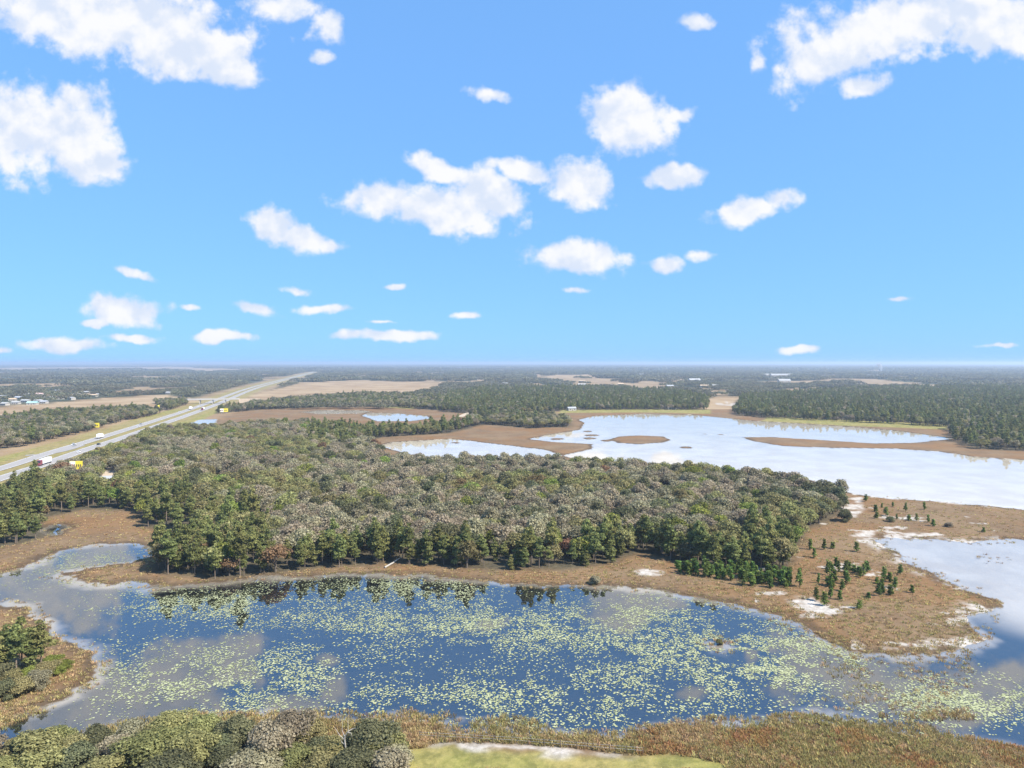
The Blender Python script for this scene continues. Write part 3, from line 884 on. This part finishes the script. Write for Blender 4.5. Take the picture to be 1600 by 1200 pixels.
far_protos = [make_clump(500 + i, 16, 11, 420, 1.7, M_FAR, 7) for i in range(4)] + [make_clump(520 + i, 42, 12, 620, 4.0, M_FAR, 16) for i in range(3)] + [make_clump(540 + i, 130, 14, 700, 11.0, M_FAR, 30) for i in range(3)]
pts = []
def country(r0, r1, step, idx0, nidx, thr):
    n = int((r1 * r1 - r0 * r0) * R(82) / 2 / (step * step))
    r = np.sqrt(rng.uniform(r0 * r0, r1 * r1, n)); t = rng.uniform(-R(41), R(41), n)
    x, y = r * np.sin(t), r * np.cos(t)
    k = np.ones(n, bool)
    for p in FIELDS + WOODS + LAWNS + SANDS + [FOREST]: k &= ~inside(p, x, y)
    k &= fbm(x * 2.2, y * .8, 330, 3, 51) < thr
    q = x < 0
    k[q] &= road_dist(x[q], y[q]) > 55 + step * .5
    if r0 < 1500: k &= water_sd(x, y) > 25
    _, py = to_pix(x, y)
    if r0 < 1300: k &= py < 640
    hx, hy = to_pix(x, y)
    k &= ~((hx > -10) & (hx < 165) & (hy > 610) & (hy < 642) & (rng.uniform(size=n) < .25))
    for a, b, *_ in HS:
        hp = P(a, b); k &= ~((np.abs(x - hp[0]) < 24) & (y < hp[1] + 12) & (y > hp[1] - 48))
    for a, b in zip(x[k], y[k]): pts.append((a, b, rng.uniform(0, 6.28), rng.uniform(.8, 1.2), idx0 + rng.integers(nidx)))
country(1000, 2400, 22, 0, 4, .548)
country(2400, 6500, 58, 4, 3, .548)
country(6500, 30000, 175, 7, 3, .565)
pts = np.array(pts)
scatter('distant_forest', np.stack([pts[:, 0], pts[:, 1], np.full(len(pts), .3)], 1), pts[:, 2], np.repeat(pts[:, 3:4], 3, 1), pts[:, 4], far_protos,
        'flat blue-grey forest and hedgerows reaching to the horizon', 'forest')
print('country', len(pts))

# ------------------------------------------------------------------ young pines, shrubs and single trees on open ground
def gz(x, y):
    h, _ = ground_h(np.array([x]), np.array([y]))
    return float(h[0])
def young(px, py, s, label, group, i):
    p = P(px, py); cr, tk = YOUNG[i % 3]
    e = empty('young_pine', (p[0], p[1], max(gz(p[0], p[1]), 0) - .02), rng.uniform(0, 6.28), (s * rng.uniform(.8, 1.5), s * rng.uniform(.8, 1.5), s * rng.uniform(.65, 1.1)))
    tag(e, label, 'tree', group); link('crown', cr, e); link('trunk', tk, e)
SPIT = [(1370, 812), (1368, 801), (1384, 808), (1401, 813), (1420, 815), (1432, 816), (1450, 818), (1458, 824), (1415, 801), (1444, 798), (1395, 793), (1353, 785), (1378, 795), (1537, 833)]
MARSH = [(1245, 850), (1266, 861), (1272, 874), (1288, 861), (1301, 859), (1338, 864), (1279, 914), (1300, 896), (1293, 901), (1297, 892), (1306, 890), (1310, 896), (1304, 911), (1302, 921), (1298, 918), (1293, 919), (1321, 905),
         (1322, 897), (1327, 893), (1334, 897), (1324, 916), (1345, 905), (1342, 899), (1349, 902), (1354, 895), (1370, 914), (1381, 911), (1378, 920), (1390, 912), (1407, 900), (1399, 922), (1379, 930), (1373, 934), (1391, 933),
         (1357, 938), (1275, 941), (1298, 937), (1312, 940), (1288, 949), (1343, 954), (1425, 929), (1316, 926)]
for i, (a, b) in enumerate(SPIT): young(a, b, rng.uniform(.7, 1.05), 'young pine on the brown spit below the far lake', 'young pines on the spit by the far lake', i)
for i, (a, b) in enumerate(MARSH): young(a, b, rng.uniform(.65, 1.1), 'young green pine scattered on the brown marsh beside the white sand', 'young pines on the open marsh', i)
THICK = [(1055, 886), (1100, 894), (1200, 899), (1252, 905), (1250, 922), (1180, 921), (1110, 906), (1062, 899)]
k = 0
while k < 85:
    a, b = rng.uniform(1050, 1255), rng.uniform(884, 924)
    if inside(np.array(THICK, float), a, b):
        young(a, b, rng.uniform(.75, 1.2), 'young bright green pine in the thicket at the foot of the wood', 'young pines in the thicket', k); k += 1

BUSH = {}
for tint in ('grey', 'olive', 'dark', 'bright'):
    for si, kw in enumerate([dict(rad=3.4, hgt=5.6), dict(rad=2.8, hgt=4.6, nlobe=8), dict(rad=4.0, hgt=6.2, nlobe=11)]):
        cr, tb = make_oak(700 + si, mat=OAK_TINTS[tint], n=6500, size=.27, low=.02, **kw)
        BUSH[(tint, si)] = (cr, tb.mesh('stem', M_BARK))
def bush(px, py, s, tint, label, group, i, name='shrub', cat='shrub'):
    p = P(px, py); cr, tk = BUSH[(tint, i % 3)]
    e = empty(name, (p[0], p[1], max(gz(p[0], p[1]), .0) - .05), rng.uniform(0, 6.28), (s * rng.uniform(.9, 1.25), s * rng.uniform(.9, 1.25), s * rng.uniform(.62, .95)))
    tag(e, label, cat, group); link('foliage', cr, e); link('stem', tk, e)
NEAR = [(-20, 1192), (30, 1188), (90, 1180), (150, 1170), (205, 1163), (262, 1158), (318, 1160), (372, 1170), (425, 1186), (478, 1166), (525, 1190), (575, 1190), (612, 1198), (5, 1222), (60, 1214), (120, 1206), (180, 1200), (240, 1196),
        (300, 1196), (350, 1205), (405, 1216), (460, 1200), (500, 1222), (555, 1220), (605, 1222), (235, 1172), (290, 1178), (345, 1184), (180, 1182), (115, 1190), (60, 1197), (495, 1192), (450, 1178), (600, 1185), (150, 1232), (270, 1228), (380, 1236)]
for i, (a, b) in enumerate(NEAR):
    tint = ('grey', 'olive', 'olive', 'dark')[i % 4]
    bush(a, b, rng.uniform(.9, 1.3), tint, {'grey': 'grey-green bushy shrub on the near bank by the dead snag', 'olive': 'olive leafy shrub on the near bank by the dead snag', 'dark': 'dark green shrub on the near bank by the dead snag'}[tint],
         tint + ' shrubs on the near bank', i)
for i, (a, b, s, tint) in enumerate([(20, 1076, .75, 'olive'), (46, 1066, .8, 'bright'), (66, 1062, .75, 'olive'), (8, 1094, .8, 'dark'), (34, 1088, .85, 'olive'), (55, 1078, .7, 'grey'), (0, 1066, .9, 'dark'), (-15, 1085, .9, 'olive')]):
    bush(a, b, s, tint, tint.replace('grey', 'grey-brown') + ' shrub below the pine clump on the left spit', tint + ' shrubs on the left spit', i)
for i, (a, b, s) in enumerate([(82, 1046, .62), (92, 1050, .6), (100, 1048, .5), (88, 1056, .55)]):
    bush(a, b, s, 'bright', 'vivid green shrub at the tip of the left spit', 'vivid shrubs on the left spit', i)
for i, (a, b, s, tint, lab) in enumerate([(1320, 816, 1.05, 'dark', 'lone round dark bush beside the small white sand patch'), (930, 913, .62, 'grey', 'lone round bush on the pond shore in front of the pines'),
                                          (1391, 817, .5, 'dark', 'small low bush on the brown spit'), (1483, 825, .55, 'grey', 'wide low grey bush out on the spit'), (1124, 1007, .35, 'olive', 'small green tussock rising from the lily pads')]):
    bush(a, b, s, tint, lab, None, i)
for i, (a, b) in enumerate([(12, 1050), (34, 1044), (50, 1050), (64, 1046), (2, 1062), (26, 1060), (-18, 1056)]):
    p = P(a, b); s = rng.uniform(.78, .92); cr, tk = PINES[i % 4]
    e = empty('pine_tree', (p[0], p[1], gz(p[0], p[1])), rng.uniform(0, 6.28), (s * 1.15, s * 1.15, s))
    tag(e, 'pine in the small clump on the spit at the pond edge', 'tree', 'pines on the left spit'); link('crown', cr, e); link('trunk', tk, e)

# dead snag, fallen log
p = P(540, 1200); g0 = gz(*p)
sn = empty('dead_tree', (p[0], p[1], g0)); tag(sn, 'bare bleached dead snag rising from the near shrubs', 'dead tree')
MB().tube([(0, 0, -.3), (.1, 0, 2.5), (-.15, .1, 4.4), (-.1, 0, 5.2)], [.17, .14, .11, .09], 8).build('trunk', M_DEAD, sn)
for pts_ in ([(-.1, 0, 5.0), (-.6, .1, 6.1), (-.45, .1, 8.2)], [(-.1, 0, 5.0), (.5, -.1, 6.2), (.45, .1, 9.0)], [(-.15, .1, 4.4), (-1.0, 0, 5.3), (-1.9, .2, 6.6)], [(.5, -.1, 6.0), (1.2, .2, 6.3), (1.9, 0, 6.5)], [(.1, 0, 3.4), (-.7, .2, 4.0), (-.8, .1, 4.6)], [(.3, 0, 5.8), (.9, .3, 5.5), (1.1, .2, 4.9)]):
    MB().tube(pts_, [.08, .055, .02], 6).build('branch', M_DEAD, sn)
a, b = P(601, 889), P(627, 877)
lg = empty('fallen_log', (a[0], a[1], gz(*a) + .3)); tag(lg, 'pale fallen trunk lying on the shore below the pines', 'log')
d = b - a
MB().tube([(0, 0, 0), (d[0] * .5, d[1] * .5, .3), (d[0], d[1], 1.0)], [.34, .27, .15], 8).build('trunk', M_DEAD, lg)
MB().tube([(d[0] * .7, d[1] * .7, .5), (d[0] * .8 - .6, d[1] * .8, 1.6)], [.1, .03], 5).build('branch', M_DEAD, lg)

# wire fence at the edge of the lawn
fa, fb, fc = P(655, 1155), P(800, 1163), P(1005, 1180)
fe = empty('wire_fence', (fa[0], fa[1], .4)); tag(fe, 'low post and wire fence along the pale strip by the lawn', 'fence')
fpts = [fa + (fb - fa) * t for t in np.linspace(0, 1, 6)] + [fb + (fc - fb) * t for t in np.linspace(0, 1, 9)[1:]]
for q in fpts:
    l_ = q - fa
    MB().tube([(l_[0], l_[1], -.4), (l_[0], l_[1], 1.15)], [.075, .07], 6).build('post', M_BARK, fe)
for zz_ in (.45, .95):
    MB().tube([(q[0] - fa[0], q[1] - fa[1], zz_) for q in fpts], [.018] * len(fpts), 4).build('wire', M_STEEL, fe)

# ------------------------------------------------------------------ reeds and marsh grass
def tuft(seed, mat, n=16, spread=.38, wid=.055):
    rs = np.random.default_rng(seed); v = []; tone = []
    for i in range(n):
        t = rs.uniform(0, 6.28); q = spread * math.sqrt(rs.uniform()); hh = rs.uniform(.55, 1.1); ln = rs.uniform(.05, .35)
        bx, by = q * math.cos(t), q * math.sin(t); a = rs.uniform(0, 3.14); wx, wy = wid * math.cos(a), wid * math.sin(a)
        lx, ly = ln * math.cos(t), ln * math.sin(t)
        v += [(bx - wx, by - wy, -.05), (bx + wx, by + wy, -.05), (bx + wx * .6 + lx, by + wy * .6 + ly, hh), (bx - wx * .6 + lx, by - wy * .6 + ly, hh)]
        tone += [rs.uniform(0, 1)] * 4
    return np_mesh('tuft', v, np.arange(n * 4), 4, mat, tone)
TUFTS = [tuft(1, M_REED), tuft(2, M_REED), tuft(3, M_REEDG), tuft(4, M_REEDG), tuft(5, M_REEDO)]
n = 90000
px = rng.uniform(-30, 1630, n); py = rng.uniform(775, 1215, n)
t_ = H / -( -math.sin(PITCH) + (600 - py) / FPX * math.cos(PITCH))
x = (px - 800) / FPX * t_; y = (math.cos(PITCH) + (600 - py) / FPX * math.sin(PITCH)) * t_
hh, sd = ground_h(x, y)
emerg = (px > 1285) & (px < 1520) & (py > 1015) & (py < 1125)
bank = (py > 1112)
ok = (hh > .0) | ((sd > -4) & (rng.uniform(size=n) < .35)) | (emerg & (fbm(x, y, 7, 3, 91) > .47) & (rng.uniform(size=n) < .6)) | (bank & (sd > -16 * (fbm(x, y, 11, 3, 92) - .34)) & (rng.uniform(size=n) < .6))
for pl in [FOREST] + SANDS + LAWNS: ok &= ~inside(pl, x, y)
ok &= ~((px < 640) & (py > 1140) & (rng.uniform(size=n) < .7))
ok &= rng.uniform(size=n) < np.where(bank, 1.0, .42) * (.35 + 1.1 * fbm(x, y, 12, 3, 93))
px, py, x, y, hh = px[ok], py[ok], x[ok], y[ok], hh[ok]
n = len(x)
org = smooth(.52, .62, fbm(x, y, 9, 3, 94)) * ((py > 1140) & (px > 1000))
grn = fbm(x, y, 16, 3, 95)
r_ = rng.uniform(size=n)
idx = np.where(r_ < org * .75, 4, np.where(grn + (r_ - .5) * .5 > np.where(py > 1110, .50, .66), 2 + (r_ * 97).astype(int) % 2, (r_ * 89).astype(int) % 2))
hs = np.where(py > 1110, rng.uniform(.22, .70, n), rng.uniform(.2, .55, n))
ws = np.where(py > 1110, rng.uniform(.9, 1.5, n), rng.uniform(.8, 1.6, n))
scatter('marsh_grass', np.stack([x, y, np.maximum(hh, -.15)], 1), rng.uniform(0, 6.28, n), np.stack([ws, ws, hs], 1), idx, TUFTS, 'brown and orange reeds and marsh grass around the pond', 'marsh grass')
print('tufts', n)

# ------------------------------------------------------------------ lily pads
n = 640000
px = rng.uniform(-20, 1620, n); py = rng.uniform(860, 1150, n)
t_ = H / -( -math.sin(PITCH) + (600 - py) / FPX * math.cos(PITCH))
x = (px - 800) / FPX * t_; y = (math.cos(PITCH) + (600 - py) / FPX * math.sin(PITCH)) * t_
def g(cx, cy, sx, sy): return np.exp(-((px - cx) / sx) ** 2 - ((py - cy) / sy) ** 2)
den = .6 * g(220, 945, 60, 16) + 1.1 * g(330, 938, 110, 24) + .9 * g(600, 918, 100, 16) + .75 * g(700, 925, 60, 18) + .75 * g(600, 965, 200, 26) + 1.0 * g(800, 985, 120, 30) + .55 * g(1000, 955, 130, 24) \
    + .8 * g(1080, 1005, 150, 45) + .9 * g(1225, 1025, 90, 38) + .5 * g(320, 1065, 140, 50) + .4 * g(460, 1040, 150, 40) + .4 * g(850, 1085, 260, 40) + .7 * g(1500, 1095, 110, 30) + .55 * g(130, 895, 110, 22) + .6 * g(150, 870, 60, 12)
nz = .6 * fbm(x, y, 9, 4, 71) + .4 * fbm(x, y, 2.2, 2, 72); nz2 = fbm(x, y, 40, 2, 73)
den = den * smooth(.30, .66, nz) * (.4 + 1.1 * nz2)
ok = rng.uniform(size=n) < np.clip(den, 0, .8) * .62
ok &= water_sd(x, y) < -1.2
hh, _ = ground_h(x, y); ok &= hh < -.05
x, y = x[ok], y[ok]; n = len(x)
k = 7
ang = np.linspace(0, 2 * math.pi, k, endpoint=False)[None] + rng.uniform(0, 6.28, (n, 1))
rad = .09 + .2 * rng.uniform(0, 1, (n, 1)) ** 2 * rng.uniform(.8, 1.15, (n, k))
V = np.stack([x[:, None] + np.cos(ang) * rad, y[:, None] + np.sin(ang) * rad, np.full((n, k), .02) + rng.uniform(0, .035, (n, 1)) + rng.normal(size=(n, k)) * .008], -1).reshape(-1, 3)
me = np_mesh('lily_pads', V, np.arange(n * k), k, M_PAD, np.repeat(np.clip(rng.normal(.6, .25, n), 0, 1), k))
tag(link('lily_pads', me), 'pale green lily pads floating in drifts on the pond', 'lily pads', kind='stuff')
print('pads', n)

# ------------------------------------------------------------------ overpass
M_DARK = plain('dark_gap', (.05, .05, .05), .8)
s_b = LEN[int(np.argmin(np.hypot(*(ROAD - P(331, 632)).T)))]
c, ang = road_at(s_b, 0)
br = empty('overpass', (c[0], c[1], .5), ang); tag(br, 'concrete overpass bridge carrying a side road over the highway', 'bridge')
MB().box(-5.5, 5.5, -42, 42, 6.4, 7.5).build('deck', M_CONC, br)
for sx in (-5.3, 5.1): MB().box(sx, sx + .25, -42, 42, 7.5, 8.5).build('parapet', M_CONC, br)
for yy_ in (-20, 0, 20): MB().box(-4.5, 4.5, yy_ - .6, yy_ + .6, -.3, 6.4).build('pier', M_CONC, br)
for sy in (-1, 1): MB().prism([(-7, -.5), (7, -.5), (5.4, 7.3), (-5.4, 7.3)], sy * 42, sy * 75).build('embankment', M_DIRT, br)

# ------------------------------------------------------------------ billboards
M_YEL = plain('yellow_print', (.80, .66, .06), .6, .3, 0, .05); M_WHT = plain('white_print', (.80, .78, .72), .6, .3, 0, .05)
M_RED = plain('red_print', (.45, .10, .06), .6); M_INK = plain('dark_print', (.06, .05, .05), .6)
def billboard(px, py, wd, ht, z0, rz, label, split=.45):
    p = P(px, py); e = empty('billboard', (p[0], p[1], .45), rz); tag(e, label, 'billboard')
    MB().box(-wd / 2, wd / 2, 0, .35, z0, z0 + ht).build('panel', M_YEL, e)
    MB().box(-wd / 2 + .1, -wd / 2 + wd * split, -.03, 0, z0 + .15, z0 + ht - .15).build('white_poster', M_WHT, e)
    for i in range(3):
        a = -wd / 2 + .5 + i * wd * .13; MB().box(a, a + wd * .09, -.06, -.03, z0 + ht * .3, z0 + ht * .62).build('dark_mark', M_RED if i == 1 else M_INK, e)
    for i in range(3):
        a = wd * (.02 + .14 * i); MB().box(a, a + wd * .08, -.04, 0, z0 + ht * .3, z0 + ht * .6).build('dark_mark', M_INK, e)
    MB().box(-wd / 2, wd / 2, -.5, -.02, z0 - .12, z0).build('catwalk', M_STEEL, e)
    for sx in (-.3, .3): MB().tube([(wd * sx, .45, -.5), (wd * sx, .45, z0 + ht * .8)], [.22, .2], 8).build('post', M_STEEL, e)
billboard(146, 672, 11.5, 4.8, 2.2, R(6), 'yellow and white billboard before the dark trees across the highway')
billboard(119, 746, 7.2, 5.0, 4.6, R(10), 'yellow billboard standing among the near trees below the highway')
billboard(350, 647, 10.5, 4.6, 2.6, R(12), 'yellow billboard below the overpass by the tree belt')
billboard(247, 642, 4.2, 4.6, 3.4, R(50), 'small yellow sign seen edge-on beside the highway trees')

# ------------------------------------------------------------------ vehicles
M_GLASS = plain('car_glass', (.03, .035, .04), .1, .6); M_TYRE = plain('tyre', (.03, .03, .03), .9)
PAINT = {'white': plain('white_paint', (.80, .80, .80), .3, .5, 0, .03), 'black': plain('black_paint', (.03, .03, .035), .3, .5), 'silver': plain('silver_paint', (.50, .51, .53), .3, .5, .3, .03), 'red': plain('maroon_paint', (.20, .04, .06), .3, .5)}
def wheels(e, xs, wy, r):
    for wx in xs:
        for sy in (-1, 1):
            MB().tube([(wx, sy * wy - .13, r), (wx, sy * wy + .13, r)], [r, r], 12).build('wheel', M_TYRE, e)
def place(px, py, side, lane):
    q = P(px, py); s = LEN[0]; best = 1e18
    for s_ in np.arange(0, 4000, 4.0):
        c_, _ = road_at(s_, 0); dd = (c_[1] - q[1]) ** 2
        if dd < best: best, s = dd, s_
    c_, a_ = road_at(s, side * 10.0 + lane)
    return (c_[0], c_[1], .77), a_
def car(px, py, side, lane, colr, label):
    loc, a_ = place(px, py, side, lane); e = empty('car', loc, a_); tag(e, label, 'car', 'cars on the highway')
    MB().prism([(-2.25, .35), (2.25, .35), (2.3, .75), (1.3, .95), (-2.2, 1.0)], -.88, .88).build('body', PAINT[colr], e)
    MB().prism([(-1.9, .97), (1.15, .94), (.45, 1.5), (-1.3, 1.52)], -.76, .76).build('cabin', M_GLASS, e)
    MB().box(-1.25, .4, -.72, .72, 1.515, 1.56).build('roof', PAINT[colr], e)
    wheels(e, (-1.4, 1.4), .8, .33)
def truck(px, py, side, lane, flip, cab, label, long=13.6):
    loc, a_ = place(px, py, side, lane); e = empty('truck', loc, a_ + (math.pi if flip else 0)); tag(e, label, 'truck')
    MB().box(-long, 0, -1.28, 1.28, 1.1, 4.1).build('trailer', PAINT['white'], e)
    MB().prism([(.5, .5), (5.0, .5), (5.1, 1.8), (3.4, 2.1), (2.9, 3.5), (.6, 3.8)], -1.2, 1.2).build('cab', PAINT[cab], e)
    MB().prism([(3.32, 2.15), (3.5, 2.15), (3.02, 3.4), (2.84, 3.4)], -1.05, 1.05).build('windscreen', M_GLASS, e)
    wheels(e, (-long + 1.2, -long + 2.6, .9, 2.1, 4.2), 1.1, .5)
truck(60, 729, 1, 0, True, 'red', 'white semi trailer with dark maroon cab on the highway')
truck(303, 642, 1, 1.5, True, 'red', 'white truck with dark cab just before the overpass', 9)
truck(163, 685, -1, 1, False, 'white', 'white box truck on the far carriageway beside the pines', 8)
truck(296, 640, -1, 1, False, 'white', 'white lorry leading the queue short of the overpass', 9)
for a, b, sd_, ln_, colr, lab in [(117, 698, -1, 1.5, 'silver', 'silver car ahead of the exit ramp'), (124, 696, -1, -2, 'white', 'white car beside the silver car near the ramp'), (148, 697, 1, -1.5, 'black', 'dark car on the near carriageway by the trees'),
                                  (112, 709, 1, 1.5, 'white', 'white car following the semi trailer'), (220, 667, -1, 1.5, 'white', 'white car on the far carriageway midway to the overpass'), (229, 664, -1, -1.5, 'silver', 'silver car close behind the white car midway to the overpass'),
                                  (288, 645, -1, -2, 'white', 'white car behind the lorries short of the overpass'), (312, 636, -1, 1, 'white', 'white van-like car under the overpass'), (387, 610, -1, 0, 'white', 'white car far up the highway past the overpass'), (393, 608, 1, 0, 'white', 'second white car far up the highway past the overpass')]:
    car(a, b, sd_, ln_, colr, lab)

# ------------------------------------------------------------------ houses and sheds
ROOFS = {'white': plain('white_roof', (.36, .355, .34), .6), 'grey': plain('grey_roof', (.33, .34, .36), .8), 'teal': plain('teal_roof', (.30, .48, .47), .7), 'pink': plain('pinkish_roof', (.52, .36, .32), .8), 'tan': plain('tan_roof', (.48, .36, .24), .8)}
M_WALL = plain('pale_wall', (.40, .37, .32), .8)
def house(px, py, wd, dp, ht, roof, rz, label, group='houses far off among the trees', name='house', cat='house'):
    p = P(px, py); e = empty(name, (p[0], p[1], .4), rz); tag(e, label, cat, group)
    MB().box(-wd / 2, wd / 2, -dp / 2, dp / 2, -.3, ht).build('wall', M_WALL, e)
    rh = dp * .26
    me = MB().prism([(-dp / 2 - .5, ht), (dp / 2 + .5, ht), (0, ht + rh)], -wd / 2 - .5, wd / 2 + .5).mesh('roof', ROOFS[roof])
    link('roof', me, e, rz=math.pi / 2)
    for sx in (-.28, .28): MB().box(wd * sx - .7, wd * sx + .7, -dp / 2 - .04, -dp / 2, ht * .35, ht * .75).build('window', M_GLASS, e)
    MB().box(-.5, .5, -dp / 2 - .05, -dp / 2, 0, 2.1).build('door', M_BARK, e)
for i, (a, b, rf) in enumerate(HS):
    house(a, b, rng.uniform(10, 15), rng.uniform(7, 10), 3.4, rf, rng.uniform(-.5, .5), rf + '-roofed house in the settlement beyond the tan field', rf + ' roofs of the settlement')
for a, b, wd, rf, lab in [(757, 640, 16, 'white', 'white-roofed house at the end of the pale lane'), (744, 638, 12, 'white', 'smaller white house beside the pale lane'), (893, 642, 12, 'grey', 'grey-roofed house behind the lakeside lawn'), (1395, 659, 14, 'grey', 'grey-roofed house under the pines across the lake'),
                          (1050, 640, 13, 'tan', 'tan-roofed house at the end of the lakeside lawn'), (1141, 783, 11, 'grey', 'grey-roofed house hidden in the near wood'), (870, 600, 22, 'white', 'white house on the far tan clearing'), (826, 601, 20, 'white', 'white-roofed farmhouse among the far trees')]:
    house(a, b, wd, wd * .65, 3.6, rf, rng.uniform(-.4, .4), lab, None)
for a, b, wd in [(1195, 588, 40), (1212, 588, 55), (1230, 588, 60), (1085, 597, 40), (1362, 590, 60), (1225, 598, 40)]:
    house(a, b, wd, 24, 7, 'white', rng.uniform(-.1, .1), 'long white shed far off on the plain', 'far white sheds', 'shed', 'shed')
for i in range(30):
    a, b = rng.uniform(640, 1240), rng.uniform(583, 606)
    house(a, b, rng.uniform(14, 26), rng.uniform(9, 13), 5, ('white', 'grey', 'tan')[i % 3], rng.uniform(-.5, .5), ('pale', 'grey', 'tan')[i % 3] + '-roofed farmhouse scattered on the plain beyond the lake', ('pale', 'grey', 'tan')[i % 3] + ' farmhouses on the plain')
house(167, 756, 7, 5, 3, 'grey', .3, 'small grey shed in the clearing by the dirt track', None, 'shed', 'shed')

# ------------------------------------------------------------------ smoke far off, and the air
m, t = material('white_smoke')
o_ = t.n('ShaderNodeOutputMaterial'); pv = t.n('ShaderNodeVolumePrincipled'); pv.inputs['Color'].default_value = rgb(.95, .95, .95); pv.inputs['Density'].default_value = .045
t.l(pv.outputs[0], o_.inputs['Volume'])
p = P(1377, 582.5)
rs = np.random.default_rng(5); zs = np.linspace(0, 1, 9)
sm = MB().tube([(rs.normal() * 3 * z - 22 * z * z, 0, 66 * z) for z in zs], [5 + 9 * z + rs.uniform(-2, 2) + 6 * z * z for z in zs], 10).build('smoke_plume', m, loc=(p[0], p[1], 2))
tag(sm, 'white smoke plume rising from the distant forest', 'smoke', kind='stuff')
m, t = material('haze_air')
o_ = t.n('ShaderNodeOutputMaterial'); pv = t.n('ShaderNodeVolumePrincipled'); pv.inputs['Color'].default_value = rgb(.70, .84, 1.0)
pv.inputs['Density'].default_value = 1.15e-4; pv.inputs['Anisotropy'].default_value = .2
t.l(pv.outputs[0], o_.inputs['Volume'])
hz = MB().box(-60500, 60500, -60500, 60500, -4, 90).build('haze', m)
tag(hz, kind='stuff')
